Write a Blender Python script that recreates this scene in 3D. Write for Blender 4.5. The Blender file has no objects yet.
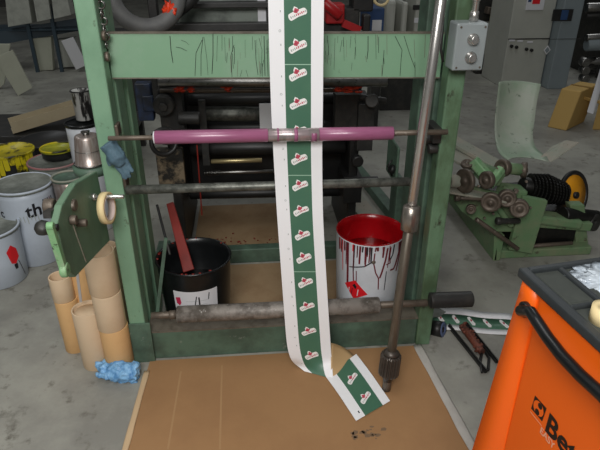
import bpy, bmesh, math, random
from mathutils import Vector, Matrix, noise
random.seed(7)
SC = bpy.context.scene; COL = SC.collection
PI = math.pi
# ------------------------------------------------------------------ camera
FPX, CZ = 560.0, 1.6
th, ps = math.radians(27.5), math.radians(5.0)
F = Vector((math.sin(ps)*math.cos(th), math.cos(ps)*math.cos(th), -math.sin(th)))
R = Vector((math.cos(ps), -math.sin(ps), 0)); U = R.cross(F)
def ray(px, py): return F + R*((px-300)/FPX) - U*((py-225)/FPX)
CAM = Vector((0, 0, CZ))
def P(px, py, X=None, Y=None, Z=None):
    d = ray(px, py)
    t = X/d.x if X is not None else (Y/d.y if Y is not None else (Z-CZ)/d.z)
    return CAM + d*t
def PP(px, py, pt, n):
    d = ray(px, py); return CAM + d*((Vector(pt)-CAM).dot(n)/d.dot(n))
cd = bpy.data.cameras.new('camera'); cam = bpy.data.objects.new('camera', cd); COL.objects.link(cam)
cam.matrix_world = Matrix(((R.x, U.x, -F.x, 0), (R.y, U.y, -F.y, 0), (R.z, U.z, -F.z, CZ), (0, 0, 0, 1)))
cd.sensor_fit = 'HORIZONTAL'; cd.sensor_width = 36; cd.lens = FPX*36/600; cd.clip_start = .02
SC.camera = cam
# ------------------------------------------------------------------ materials
def lin(h):
    h = h.lstrip('#'); c = [int(h[i:i+2], 16)/255 for i in (0, 2, 4)]
    return tuple((v/12.92 if v <= .04045 else ((v+.055)/1.055)**2.4) for v in c) + (1,)
def mat(name, c, rough=.6, metal=0, c2=None, sc=8, amt=.5, lo=.45, hi=.7, c3=None, sc3=40, lo3=.6, hi3=.68, bump=0, bsc=60, stretch=None, alpha=None, coat=0, trans=0, spec=None):
    m = bpy.data.materials.new(name); m.use_nodes = True; nt = m.node_tree; N = nt.nodes; L = nt.links
    b = N['Principled BSDF']; b.inputs['Roughness'].default_value = rough; b.inputs['Metallic'].default_value = metal
    b.inputs['Base Color'].default_value = lin(c)
    if spec is not None: b.inputs['Specular IOR Level'].default_value = spec
    if coat: b.inputs['Coat Weight'].default_value = coat; b.inputs['Coat Roughness'].default_value = .15
    if trans: b.inputs['Transmission Weight'].default_value = trans
    if alpha is not None: b.inputs['Alpha'].default_value = alpha
    tc = N.new('ShaderNodeTexCoord'); src = tc.outputs['Object']
    if stretch:
        mp = N.new('ShaderNodeMapping'); mp.inputs['Scale'].default_value = stretch; L.new(src, mp.inputs['Vector']); src = mp.outputs['Vector']
    col = None
    def layer(prev, cc, scale, lo_, hi_, a, det=6):
        n = N.new('ShaderNodeTexNoise'); n.inputs['Scale'].default_value = scale; n.inputs['Detail'].default_value = det; n.inputs['Roughness'].default_value = .65
        L.new(src, n.inputs['Vector'])
        r = N.new('ShaderNodeMapRange'); r.inputs['From Min'].default_value = lo_; r.inputs['From Max'].default_value = hi_; r.inputs['To Max'].default_value = a
        L.new(n.outputs['Fac'], r.inputs['Value'])
        x = N.new('ShaderNodeMix'); x.data_type = 'RGBA'; L.new(r.outputs['Result'], x.inputs['Factor'])
        if prev is None: x.inputs['A'].default_value = lin(c)
        else: L.new(prev, x.inputs['A'])
        x.inputs['B'].default_value = lin(cc); return x.outputs['Result']
    if c2: col = layer(col, c2, sc, lo, hi, amt)
    if c3: col = layer(col, c3, sc3, lo3, hi3, 1)
    if col is not None: L.new(col, b.inputs['Base Color'])
    if bump:
        n = N.new('ShaderNodeTexNoise'); n.inputs['Scale'].default_value = bsc; n.inputs['Detail'].default_value = 4; L.new(src, n.inputs['Vector'])
        bp = N.new('ShaderNodeBump'); bp.inputs['Strength'].default_value = bump; bp.inputs['Distance'].default_value = .003
        L.new(n.outputs['Fac'], bp.inputs['Height']); L.new(bp.outputs['Normal'], b.inputs['Normal'])
    return m
M = {}
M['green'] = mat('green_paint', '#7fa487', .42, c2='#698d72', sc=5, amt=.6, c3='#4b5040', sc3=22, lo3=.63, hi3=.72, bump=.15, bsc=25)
M['greenb'] = mat('green_beam_paint', '#7ca183', .4, c2='#98ad9a', sc=4, amt=.5, lo=.5, hi=.75, c3='#3f4a40', sc3=14, lo3=.64, hi3=.74, bump=.15, bsc=20)
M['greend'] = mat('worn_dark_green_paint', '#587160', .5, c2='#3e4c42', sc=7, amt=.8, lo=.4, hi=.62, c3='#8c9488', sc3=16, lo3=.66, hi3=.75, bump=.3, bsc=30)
M['greeno'] = mat('oily_olive_green_paint', '#67866a', .4, c2='#46583f', sc=5, amt=.9, lo=.4, hi=.6, c3='#35352a', sc3=16, lo3=.62, hi3=.7, bump=.25, stretch=(1, 1, .5))
M['greenm'] = mat('machine_green_paint', '#66855f', .45, c2='#7f8669', sc=8, amt=.8, lo=.42, hi=.66, c3='#4a4436', sc3=20, lo3=.6, hi3=.7, bump=.3)
M['greenl'] = mat('bright_green_paint', '#7fae7c', .5, c2='#a9b89a', sc=30, amt=.6, c3='#40503a', sc3=50, lo3=.6, hi3=.66)
M['dust'] = mat('dusty_green_metal', '#94988a', .7, c2='#a69c8e', sc=9, amt=.8, lo=.4, hi=.6, c3='#6c6a55', sc3=30)
M['platep'] = mat('dusty_green_plate', '#6c8a70', .5, c2='#59705c', sc=8, amt=.8, c3='#8c9282', sc3=20, lo3=.62, hi3=.8)
M['edge'] = mat('worn_brown_edge', '#6d665a', .6, c2='#4a4238', sc=20, amt=.8)
M['drip'] = mat('dark_ink_drip', '#20261f', .35)
M['black'] = mat('black_metal', '#1c1c1c', .45, c2='#2c2a28', sc=12, amt=.7, bump=.2)
M['blackp'] = mat('black_plastic', '#131516', .3, c2='#202224', sc=10, amt=.6)
M['dark'] = mat('dark_oily_iron', '#262625', .5, c2='#3e3b36', sc=14, amt=.8, c3='#5a5247', sc3=35, lo3=.66, hi3=.74, bump=.4)
M['gap'] = mat('recess_shade_green', '#2d3a30', .6)  # shade inside the post grooves, put into the colour as dark green
M['pink'] = mat('pink_roller_sleeve', '#9c5c7d', .3, c2='#7e4463', sc=6, amt=.6, stretch=(1, 6, 6), coat=.2)
M['steel'] = mat('worn_steel', '#8f8d8a', .35, 1, c2='#5e5a55', sc=20, amt=.7, c3='#46403a', sc3=50)
M['steeld'] = mat('dull_steel_bar', '#787972', .45, .6, c2='#4a4c47', sc=25, amt=.9, lo=.4, hi=.6, c3='#8f8c84', sc3=70, lo3=.62, hi3=.7, bump=.3)
M['chrome'] = mat('polished_chrome', '#cfccc8', .27, .85, c2='#a8a29b', sc=10, amt=.6, stretch=(8, 8, 1))
M['rodb'] = mat('brown_steel_rod', '#736b60', .4, .55, c2='#575046', sc=10, amt=.8, stretch=(6, 6, 1))
M['coup'] = mat('coupling_steel', '#a09890', .3, .8, c2='#6e665e', sc=12, amt=.8, stretch=(6, 6, 1))
M['gears'] = mat('dull_pinion_steel', '#57504a', .4, .5, c2='#3a3530', sc=16, amt=.8)
M['rust'] = mat('rusty_brown_steel', '#6a5f54', .5, .4, c2='#463c33', sc=15, amt=.8, c3='#958b80', sc3=30, lo3=.6, hi3=.7, bump=.3)
M['grime'] = mat('grimy_roller', '#8a837c', .5, .2, c2='#575049', sc=18, amt=.9, lo=.42, hi=.6, c3='#b0aca6', sc3=35, lo3=.62, hi3=.7, bump=.5, bsc=80)
M['card'] = mat('brown_cardboard', '#a17a52', .85, c2='#936d49', sc=3, amt=.7, bump=.06, bsc=200)
M['cardd'] = mat('dusty_cardboard', '#9c8262', .85, c2='#86694a', sc=5, amt=.8)
M['cardc'] = mat('cardboard_crease', '#a9845c', .85)
M['cardl'] = mat('light_cardboard_edge', '#cdb08a', .85)
M['tube'] = mat('tan_paper_core', '#d8bf9f', .7, c2='#cbae8a', sc=5, amt=.7)
M['tube2'] = mat('orange_tan_paper_core', '#d9ae78', .7, c2='#c79a66', sc=5, amt=.7)
M['tubein'] = mat('paper_core_inside', '#9c7c58', .85)
M['web'] = mat('white_label_paper', '#f4f4f6', .45)
M['wgreen'] = mat('label_green_ink', '#46705a', .4, c2='#50795f', sc=10, amt=.5)
M['wline'] = mat('label_pale_line', '#a9cdb6', .5)
M['wlogo'] = mat('label_emblem_white', '#f3f1ee', .45)
M['wred'] = mat('label_emblem_red', '#c0485a', .5)
M['wtick'] = mat('label_grey_print', '#aab0ac', .5)
M['orange'] = mat('orange_cabinet_paint', '#f0640f', .42, c2='#e65c0e', sc=3, amt=.4)
M['tray'] = mat('charcoal_tray_plastic', '#2e3234', .45, c2='#373b3d', sc=60, amt=.5)
M['trayin'] = mat('grey_tray_mat', '#3c403c', .7, c2='#484c46', sc=40, amt=.6)
M['logob'] = mat('black_logo_ink', '#100c0a', .5)
M['logop'] = mat('pale_logo_ink', '#e8a888', .5)
M['white'] = mat('white_drum_plastic', '#c3ccd8', .4, c2='#b0b8c4', sc=5, amt=.6)
M['whitep'] = mat('white_painted_tin', '#d8dce2', .4, c2='#c2c6cc', sc=8, amt=.6)
M['red'] = mat('wet_red_ink', '#9c0a12', .22, c2='#7a060c', sc=8, amt=.7)
M['redl'] = mat('red_label_ink', '#e3202a', .4)
M['redd'] = mat('dark_red_drip', '#6e1a26', .4)
M['orred'] = mat('orange_red_ink', '#e2401c', .4, c2='#8a2412', sc=40, amt=.8)
M['paddle'] = mat('red_brown_paddle', '#86241a', .4, c2='#641812', sc=8, amt=.7)
M['label'] = mat('white_sticker', '#dadade', .6)
M['inkk'] = mat('black_ink_mark', '#1a1a20', .5)
M['crim'] = mat('crimson_mark', '#c02a50', .5)
M['greyb'] = mat('grey_control_box', '#8e9596', .4, c2='#7f8687', sc=12, amt=.5)
M['greybd'] = mat('grey_box_side', '#7c878c', .5)
M['cab'] = mat('light_grey_cabinet', '#b4b5ac', .5, c2='#a2a49c', sc=3, amt=.5)
M['cabd'] = mat('blue_grey_cabinet', '#828c90', .45, c2='#747e82', sc=3, amt=.5)
M['tape'] = mat('cream_masking_tape', '#e9d3a0', .6)
M['tapein'] = mat('tape_core', '#d8c4bc', .7)
M['glove'] = mat('blue_nitrile', '#8cc0ea', .4, c2='#4f86ba', sc=26, amt=.9, lo=.45, hi=.62)
M['gloveg'] = mat('grey_blue_work_glove', '#55707f', .7, c2='#3e5462', sc=40, amt=.8)
M['copper'] = mat('copper_tinted_tin', '#9d8e86', .33, .6, c2='#c6c2be', sc=10, amt=.8, stretch=(8, 8, 1))
M['yellow'] = mat('yellow_lid', '#c8b818', .4, c2='#1e1d10', sc=7, amt=1, lo=.5, hi=.58)
M['ylgreen'] = mat('yellow_green_ink', '#a8a828', .4, c2='#6c7420', sc=25, amt=.8)
M['pinklid'] = mat('pink_stained_rim', '#a87070', .5, c2='#8a8680', sc=12, amt=.7)
M['lidgrey'] = mat('dusty_grey_lid', '#92968f', .6, c2='#6c7068', sc=8, amt=.9, lo=.4, hi=.6)
M['splash'] = mat('ink_splashed_white', '#b8b8b4', .5, c2='#2a2828', sc=10, amt=1, lo=.5, hi=.56, stretch=(3, 3, .6))
M['panel'] = mat('pale_board', '#b8baa8', .7, c2='#a4a494', sc=6, amt=.5)
M['panelg'] = mat('grey_sack', '#acaea4', .6, c2='#8a8c84', sc=10, amt=.7)
M['bag'] = mat('bright_white_board', '#d6d6d8', .4)
M['rail'] = mat('blue_grey_rail', '#35454f', .5)
M['blue'] = mat('blue_paint', '#2c4a78', .5, c2='#203650', sc=12, amt=.6)
M['blued'] = mat('dark_blue_paint', '#2a3a58', .5, c2='#1c222c', sc=14, amt=1, lo=.4, hi=.6)
M['blot'] = mat('ink_blotched_panel', '#8c7c64', .7, c2='#2c2a26', sc=9, amt=1, lo=.42, hi=.52)
M['brass'] = mat('brass_rod', '#b8a87c', .35, .7)
M['fins'] = mat('black_gear_iron', '#1a1a18', .4, .4, c2='#2e2c28', sc=20, amt=.6)
M['wheel'] = mat('yellow_wheel_paint', '#f0a41c', .45, c2='#c87814', sc=20, amt=.6, lo=.55, hi=.7)
M['box'] = mat('yellow_brown_carton', '#bd9c5c', .8)
M['boxd'] = mat('carton_dark_side', '#8a6a30', .85)
M['roof'] = mat('pale_metal_sheet', '#8ea58c', .5, c2='#aeb2a6', sc=4, amt=.8, lo=.4, hi=.6, c3='#6c7c6a', sc3=16)
M['redbox'] = mat('red_housing', '#b01c20', .4)
M['plast'] = mat('crinkled_clear_bag', '#c4cdd6', .15, c2='#8c98a4', sc=30, amt=.8, bump=1, bsc=30)
M['bluer'] = mat('blue_grey_tape', '#5c6a8c', .5)
M['film'] = mat('translucent_edge_film', '#b9b5ae', .5, c2='#a5a098', sc=8, amt=.7)
M['wall'] = mat('dim_hall_wall', '#6a6c68', .8, c2='#585a56', sc=.8, amt=.6)
M['beige'] = mat('beige_carton', '#a99c80', .8, c2='#94866a', sc=6)
M['core'] = mat('pinkish_worn_steel', '#b0a0a2', .3, .55, c2='#7c8078', sc=18, amt=.9, stretch=(3, 1, 1))
M['hoodp'] = mat('greenish_grey_panel', '#7a827a', .4, c2='#4c524c', sc=8, amt=.9, lo=.42, hi=.62)
M['brushm'] = mat('rusty_bristle', '#7a4434', .6, c2='#3c2a24', sc=30, amt=.9)
M['tan'] = mat('tan_release_paper', '#c4a274', .6)
M['rubber'] = mat('grey_ribbed_hose', '#5d5d5c', .6, c2='#48484a', sc=14, amt=.7)
M['lamp'] = mat('lamp_housing', '#c8c8c4', .5)
M['stain'] = mat('dark_floor_scuff', '#7a624a', .7)
# concrete
def concrete():
    m = mat('concrete_floor', '#a3a298', .6, c2='#84827b', sc=2.6, amt=.85, lo=.38, hi=.6, c3='#68645a', sc3=11, lo3=.58, hi3=.72, bump=.15, bsc=20)
    return m
M['concrete'] = concrete()
# ------------------------------------------------------------------ mesh builder
class MB:
    def __init__(s): s.bm = bmesh.new(); s.mats = []; s.cur = 0
    def use(s, k):
        if k not in s.mats: s.mats.append(k)
        s.cur = s.mats.index(k); return s
    def face(s, vs, smooth=False):
        try: f = s.bm.faces.new(vs)
        except ValueError: return None
        f.material_index = s.cur; f.smooth = smooth; return f
    def v(s, p): return s.bm.verts.new(p)
    def hexa(s, c):     # 8 corners: bottom 4 ccw, top 4 ccw
        v = [s.v(p) for p in c]
        for f in ((3, 2, 1, 0), (4, 5, 6, 7), (0, 1, 5, 4), (1, 2, 6, 5), (2, 3, 7, 6), (3, 0, 4, 7)): s.face([v[i] for i in f])
        return s
    def box(s, a, b, mx=None):
        x0, y0, z0 = a; x1, y1, z1 = b
        c = [(x0, y0, z0), (x1, y0, z0), (x1, y1, z0), (x0, y1, z0), (x0, y0, z1), (x1, y0, z1), (x1, y1, z1), (x0, y1, z1)]
        c = [Vector(p) for p in c]
        if mx: c = [mx @ p for p in c]
        return s.hexa(c)
    def prism(s, poly, d):
        d = Vector(d); a = [s.v(p) for p in poly]; b = [s.v(Vector(p)+d) for p in poly]; n = len(a)
        s.face(list(reversed(a))); s.face(b)
        for i in range(n): s.face([a[i], a[(i+1) % n], b[(i+1) % n], b[i]])
        return s
    def bar(s, p0, p1, w, h, up=(0, 0, 1)):
        p0, p1 = Vector(p0), Vector(p1); d = (p1-p0).normalized(); sd = d.cross(Vector(up)).normalized(); u = sd.cross(d)
        c = [p + sd*a + u*b for p in (p0, p1) for a, b in ((-w/2, -h/2), (w/2, -h/2), (w/2, h/2), (-w/2, h/2))]
        return s.hexa(c)
    def rings(s, rr, closed_ends=(True, True), smooth=True, loop=False):
        prev = None; first = None
        for r in rr:
            vs = [s.v(p) for p in r]
            if prev:
                n = len(vs)
                for i in range(n): s.face([prev[i], prev[(i+1) % n], vs[(i+1) % n], vs[i]], smooth)
            else: first = vs
            prev = vs
        if loop:
            n = len(prev)
            for i in range(n): s.face([prev[i], prev[(i+1) % n], first[(i+1) % n], first[i]], smooth)
        else:
            if closed_ends[0]: s.face(list(reversed(first)))
            if closed_ends[1]: s.face(prev)
        return s
    def lathe(s, prof, o, ax=(0, 0, 1), seg=32, smooth=True, caps=(True, True), loop=False):   # prof: (r, h)
        o = Vector(o); ax = Vector(ax).normalized(); t = Vector((1, 0, 0)) if abs(ax.x) < .9 else Vector((0, 1, 0))
        a = ax.cross(t).normalized(); b = ax.cross(a)
        rr = [[o + ax*h + (a*math.cos(2*PI*i/seg) + b*math.sin(2*PI*i/seg))*max(r, 1e-4) for i in range(seg)] for r, h in prof]
        return s.rings(rr, caps, smooth, loop)
    def cyl(s, p0, p1, r, r1=None, seg=24, bev=.0):
        p0, p1 = Vector(p0), Vector(p1); L = (p1-p0).length; r1 = r if r1 is None else r1
        if L < 1e-6: return s
        b = min(r, r1)*.15 if bev == 0 else bev
        b = min(b, L*.3)
        return s.lathe([(r-b, 0), (r, b), (r1, L-b), (r1-b, L)], p0, p1-p0, seg)
    def tube(s, pts, r, seg=10, caps=(True, True)):
        pts = [Vector(p) for p in pts]; n = len(pts); rs = r if isinstance(r, (list, tuple)) else [r]*n
        rr = []; ref = None
        for i, p in enumerate(pts):
            d = (pts[min(i+1, n-1)]-pts[max(i-1, 0)]).normalized()
            if ref is None: ref = d.orthogonal().normalized()
            ref = (ref - d*ref.dot(d)).normalized(); b = d.cross(ref)
            rr.append([p + (ref*math.cos(2*PI*k/seg) + b*math.sin(2*PI*k/seg))*rs[i] for k in range(seg)])
        return s.rings(rr, caps)
    def ringtube(s, o, ax, ro, ri, h, seg=32):   # hollow tube
        return s.lathe([(ri, 0), (ro, 0), (ro, h), (ri, h)], o, ax, seg, True, (False, False), True)
    def torus(s, o, ax, Rr, r, seg=40, sg=10):
        prof = [(Rr + r*math.cos(2*PI*k/sg), r*math.sin(2*PI*k/sg)) for k in range(sg)]
        return s.lathe(prof, o, ax, seg, True, (False, False), True)
    def grid(s, fn, nu, nv, smooth=True):
        g = [[s.v(fn(i/nu, j/nv)) for i in range(nu+1)] for j in range(nv+1)]
        for j in range(nv):
            for i in range(nu): s.face([g[j][i], g[j][i+1], g[j+1][i+1], g[j+1][i]], smooth)
        return s
    def blob(s, o, r, amp=.15, f=3, sub=3, sc=(1, 1, 1)):
        b2 = bmesh.new(); bmesh.ops.create_icosphere(b2, subdivisions=sub, radius=1)
        mp = {}
        for v in b2.verts:
            n = 1 + amp*noise.noise(v.co*f + Vector(o)*7)*2
            mp[v] = s.v(Vector(o) + Vector((v.co.x*sc[0], v.co.y*sc[1], v.co.z*sc[2]))*r*n)
        for f_ in b2.faces: s.face([mp[v] for v in f_.verts], True)
        b2.free(); return s
ORG = {}
def obj(name, mb, m=None, parent=None, bev=0, solid=0, mods=()):
    bm = mb.bm; bmesh.ops.recalc_face_normals(bm, faces=bm.faces) if not getattr(mb, 'keepn', 0) else None
    if parent is None:
        xs = [v.co for v in bm.verts]; mn = Vector([min(c[i] for c in xs) for i in range(3)]); mx = Vector([max(c[i] for c in xs) for i in range(3)])
        o0 = Vector(((mn.x+mx.x)/2, (mn.y+mx.y)/2, mn.z))
    else: o0 = ORG[parent.name]
    for v in bm.verts: v.co -= o0
    me = bpy.data.meshes.new(name); bm.to_mesh(me); bm.free()
    if mb.mats and m is None:
        for k in mb.mats: me.materials.append(M[k])
    else: me.materials.append(M[m])
    o = bpy.data.objects.new(name, me); COL.objects.link(o)
    if parent is None: o.location = o0
    else: o.parent = parent
    ORG[o.name] = o0
    if solid:
        md = o.modifiers.new('s', 'SOLIDIFY'); md.thickness = solid; md.offset = 0
    if bev:
        md = o.modifiers.new('b', 'BEVEL'); md.width = bev; md.segments = 2; md.limit_method = 'ANGLE'; md.angle_limit = math.radians(40)
    return o
def thing(name, label, cat, loc, group=None):
    o = bpy.data.objects.new(name, None); COL.objects.link(o); o.location = loc; o.empty_display_size = .05
    ORG[o.name] = Vector(loc); o['label'] = label; o['category'] = cat
    if group: o['group'] = group
    return o
def tag(o, label, cat, group=None, kind=None):
    o['label'] = label; o['category'] = cat
    if group: o['group'] = group
    if kind: o['kind'] = kind
    return o
def struct(o): o['kind'] = 'structure'; return o
def copy_tree(o, delta, parent=None):
    c = o.copy(); COL.objects.link(c)
    if parent is None: c.location = Vector(o.location) + Vector(delta)
    else: c.parent = parent; c.matrix_parent_inverse = o.matrix_parent_inverse.copy()
    for ch in list(o.children): copy_tree(ch, delta, c)
    return c
def text_polys(txt, size, bold=0):
    cu = bpy.data.curves.new('t', 'FONT'); cu.body = txt; cu.size = size; cu.offset = bold; cu.resolution_u = 3
    ob = bpy.data.objects.new('t', cu); COL.objects.link(ob); dg = bpy.context.evaluated_depsgraph_get()
    me = bpy.data.meshes.new_from_object(ob.evaluated_get(dg)); bpy.data.objects.remove(ob)
    r = ([v.co.copy() for v in me.vertices], [list(p.vertices) for p in me.polygons]); bpy.data.meshes.remove(me); return r
def put_text(mb, key, txt, size, fn, bold=0):
    vs, fs = text_polys(txt, size, bold); mb.use(key); vv = [mb.v(fn(v.x, v.y)) for v in vs]
    for f in fs: mb.face([vv[i] for i in f])
def patch(mb, key, poly, fn, sub=0):
    """flat polygon in surface coordinates"""
    mb.use(key); mb.face([mb.v(fn(*p)) for p in poly])
def strip(mb, key, pts, w, fn):
    """thin ribbon along pts in surface coordinates"""
    mb.use(key); prev = None; q_ = [pts[0]]
    for a_, b_ in zip(pts, pts[1:]):
        n_ = max(1, int(math.hypot(b_[0]-a_[0], b_[1]-a_[1])/.012))
        q_ += [(a_[0]+(b_[0]-a_[0])*k/n_, a_[1]+(b_[1]-a_[1])*k/n_) for k in range(1, n_+1)]
    pts = q_ if len(q_) < 60 else pts
    for i, (x, y) in enumerate(pts):
        a, b = pts[max(i-1, 0)], pts[min(i+1, len(pts)-1)]; dx, dy = b[0]-a[0], b[1]-a[1]; l = math.hypot(dx, dy) or 1
        ww = w*(1 if i < len(pts)-1 else .8)/2
        cur = [mb.v(fn(x-dy/l*ww, y+dx/l*ww)), mb.v(fn(x+dy/l*ww, y-dx/l*ww))]
        if prev: mb.face([prev[0], prev[1], cur[1], cur[0]])
        prev = cur
# ================================================================== SETTING
mb = MB(); mb.box((-9, -3, -.12), (12, 17, 0)); struct(obj('floor', mb, 'concrete'))
mb = MB(); mb.box((-9, 17, -.12), (12, 17.2, 5)); struct(obj('wall_back', mb, 'wall'))
mb = MB(); mb.box((-9.2, -3, -.12), (-9, 17.2, 5)); struct(obj('wall_left', mb, 'wall'))
mb = MB(); mb.box((12, -3, -.12), (12.2, 17.2, 5)); struct(obj('wall_right', mb, 'wall'))
# ================================================================== PRESS FRAME (in front)
YF = 1.88
fr = thing('press_frame', 'tall green painted steel press frame with two posts and cross beams, standing across the middle', 'machine frame', (0.1, 2.1, 0))
LX0, LX1, RX0, RX1 = -.53, -.467, .672, .735
def post(x0, x1, sgn, label):
    # sgn=+1: inner face on +x side
    mb = MB(); mb.box((x0, YF, 0), (x1, YF+.07, 1.9)); mb.use('green')
    p = obj('post', mb, 'green', fr, bev=.006)
    return p
pl = post(LX0, LX1, 1, '')
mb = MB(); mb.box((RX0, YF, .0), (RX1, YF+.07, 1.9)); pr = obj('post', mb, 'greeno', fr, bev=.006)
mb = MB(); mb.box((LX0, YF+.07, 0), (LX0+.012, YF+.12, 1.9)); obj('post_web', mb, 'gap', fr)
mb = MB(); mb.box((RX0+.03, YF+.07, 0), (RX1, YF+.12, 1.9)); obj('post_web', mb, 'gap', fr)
mb = MB(); mb.box((LX0, YF+.12, 0), (LX1, YF+.23, 1.9)); obj('post', mb, 'green', fr, bev=.005)
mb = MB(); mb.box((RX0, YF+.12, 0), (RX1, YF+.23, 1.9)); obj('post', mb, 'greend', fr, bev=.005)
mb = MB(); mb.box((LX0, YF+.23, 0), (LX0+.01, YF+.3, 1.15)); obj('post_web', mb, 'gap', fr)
mb = MB(); mb.box((LX0, YF+.3, 0), (LX1, YF+.40, 1.12)); obj('side_plate', mb, 'green', fr, bev=.005)
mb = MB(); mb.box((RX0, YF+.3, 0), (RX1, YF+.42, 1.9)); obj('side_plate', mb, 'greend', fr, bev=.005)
# top beam
YB = 1.965
bl_, br_ = P(110, 77.5, Y=YB), P(435, 77.0, Y=YB); tl_, tr_ = P(110, 33.5, Y=YB), P(435, 33.5, Y=YB)
zz = lambda a, b, x: a.z+(b.z-a.z)*(x-a.x)/(b.x-a.x)
def beamseg(mb, y0, y1, fa, fb, ea, eb):
    mb.hexa([(LX1, y0, fa(LX1)+ea), (RX0, y0, fa(RX0)+ea), (RX0, y1, fa(RX0)+ea), (LX1, y1, fa(LX1)+ea), (LX1, y0, fb(LX1)+eb), (RX0, y0, fb(RX0)+eb), (RX0, y1, fb(RX0)+eb), (LX1, y1, fb(LX1)+eb)])
fbot = lambda x: zz(bl_, br_, x); ftop = lambda x: zz(tl_, tr_, x)
mb = MB(); mb.use('greenb'); beamseg(mb, YB, YB+.02, fbot, ftop, 0, 0)
mb.use('edge'); beamseg(mb, YB-.004, YB+.024, ftop, ftop, 0, .004); beamseg(mb, YB-.003, YB+.02, fbot, fbot, -.004, 0)
fn = lambda x, z: Vector((x, YB-.0008, z))
def pxb(px, py): q = P(px, py, Y=YB); return (q.x, q.z)
for pts, w in [([(170, 36), (171, 50), (173, 63)], .004), ([(202, 40), (196, 53), (195, 76)], .003), ([(203, 37), (201, 55), (201, 76)], .003), ([(204, 37), (207, 60), (208, 75)], .002),
               ([(213, 34), (213, 55), (212, 74)], .004), ([(222, 35), (222, 51)], .002), ([(234, 45), (231, 55), (232, 77)], .003), ([(242, 70), (240, 77)], .002), ([(246, 70), (248, 77)], .002),
               ([(255, 40), (256, 60), (258, 75)], .003), ([(259, 38), (262, 50), (261, 76)], .002), ([(264, 36), (265, 76)], .004), ([(267, 40), (268, 76)], .003),
               ([(368, 36), (368, 50), (367, 59)], .004), ([(384, 50), (383, 65), (382, 76)], .003), ([(395, 36), (402, 50), (401, 60), (400, 76)], .003), ([(404, 36), (410, 55), (415, 68), (415, 77)], .003),
               ([(328, 40), (329, 60)], .002), ([(335, 38), (334, 70)], .002), ([(342, 40), (340, 52)], .002), ([(351, 36), (350, 48)], .002), ([(176, 47), (181, 48), (187, 51)], .003), ([(181, 40), (186, 42), (189, 45)], .002)]:
    strip(mb, 'drip', [pxb(*p) for p in pts], w*.6, fn)
for k in range(46):
    x = random.choice((random.uniform(226, 270), random.uniform(324, 356), random.uniform(324, 432), random.uniform(190, 270))); y = random.uniform(34, 40) if k % 2 else random.uniform(45, 66); l = random.uniform(5, 26)
    strip(mb, 'drip' if k % 3 else 'edge', [pxb(x, y), pxb(x+random.uniform(-1, 1), min(y+l, 76.5))], random.uniform(.0006, .0018), fn)
mb.keepn = 1
obj('top_beam', mb, None, fr)
# bottom beam
zl = P(200, 330, Y=YF+.01).z
mb = MB(); mb.box((LX1, YF+.01, 0), (RX0, YF+.10, zl)); obj('bottom_beam', mb, 'greend', fr, bev=.006)
mb = MB(); mb.box((LX1, YF+.005, zl), (RX0, YF+.11, zl+.006)); obj('beam_ledge', mb, 'edge', fr)
mb = MB(); mb.bar(P(166, 238, Y=2.02), P(157, 315, Y=1.99), .014, .01, (0, 1, 0)); obj('brace', mb, 'greend', fr)
# rear crossbeam on the floor
mb = MB(); mb.box((LX1, 2.64, 0), (RX0, 2.70, .085)); obj('rear_beam', mb, 'greend', fr, bev=.005)
mb = MB(); mb.box((LX0, 2.38, 0), (LX1, 2.70, .13)); mb.box((RX0, 2.3, 0), (RX1, 2.70, .13)); obj('side_sill', mb, 'greend', fr, bev=.005)
# foot pad left
mb = MB(); mb.box((LX0-.005, YF-.008, 0), (LX1+.02, YF+.0, .2)); obj('foot_plate', mb, 'greend', fr, bev=.002)
# sheen strips / cable chain on the left post and edge fittings
mb = MB()
for k in range(16):
    z = 1.28+k*.024; mb.torus((LX1+.006, YF+.05+.004*(k % 2), z), (0, 1, 0) if k % 2 else (1, 0, 0), .011, .0035, 14, 6)
ch = obj('chain', mb, 'steel', fr)
for z in (1.245, 1.31): mb = MB(); mb.cyl((LX1, YF+.035, z), (LX1+.012, YF+.035, z), .016, seg=16); obj('bolt', mb, 'rust', fr)
for z in (1.16, .96, .86, .52): mb = MB(); mb.cyl((RX0, YF+.17, z), (RX0-.012, YF+.17, z), .02, seg=16); obj('bolt', mb, 'rust', fr)
# slot bearings on the right post for the pink roller
mb = MB(); mb.box((RX0-.03, YF-.01, .93), (RX0+.0, YF+.1, .985)); mb.cyl((RX0-.045, YF+.05, .93), (RX0, YF+.05, .93), .026); mb.cyl((RX0-.035, YF+.02, .90), (RX0, YF+.02, .90), .018)
obj('bearing_block', mb, 'dark', fr, bev=.004)
for z in (.985, .79): mb = MB(); mb.box((LX1, YF+.0, z), (LX1+.012, YF+.05, z+.04)); obj('bearing_block', mb, 'rust', fr, bev=.004)
# ---- rollers of the frame: fixed bars are things you could lift out
def ax_pts(p0, p1, Y): return P(*p0, Y=Y), P(*p1, Y=Y)
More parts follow.
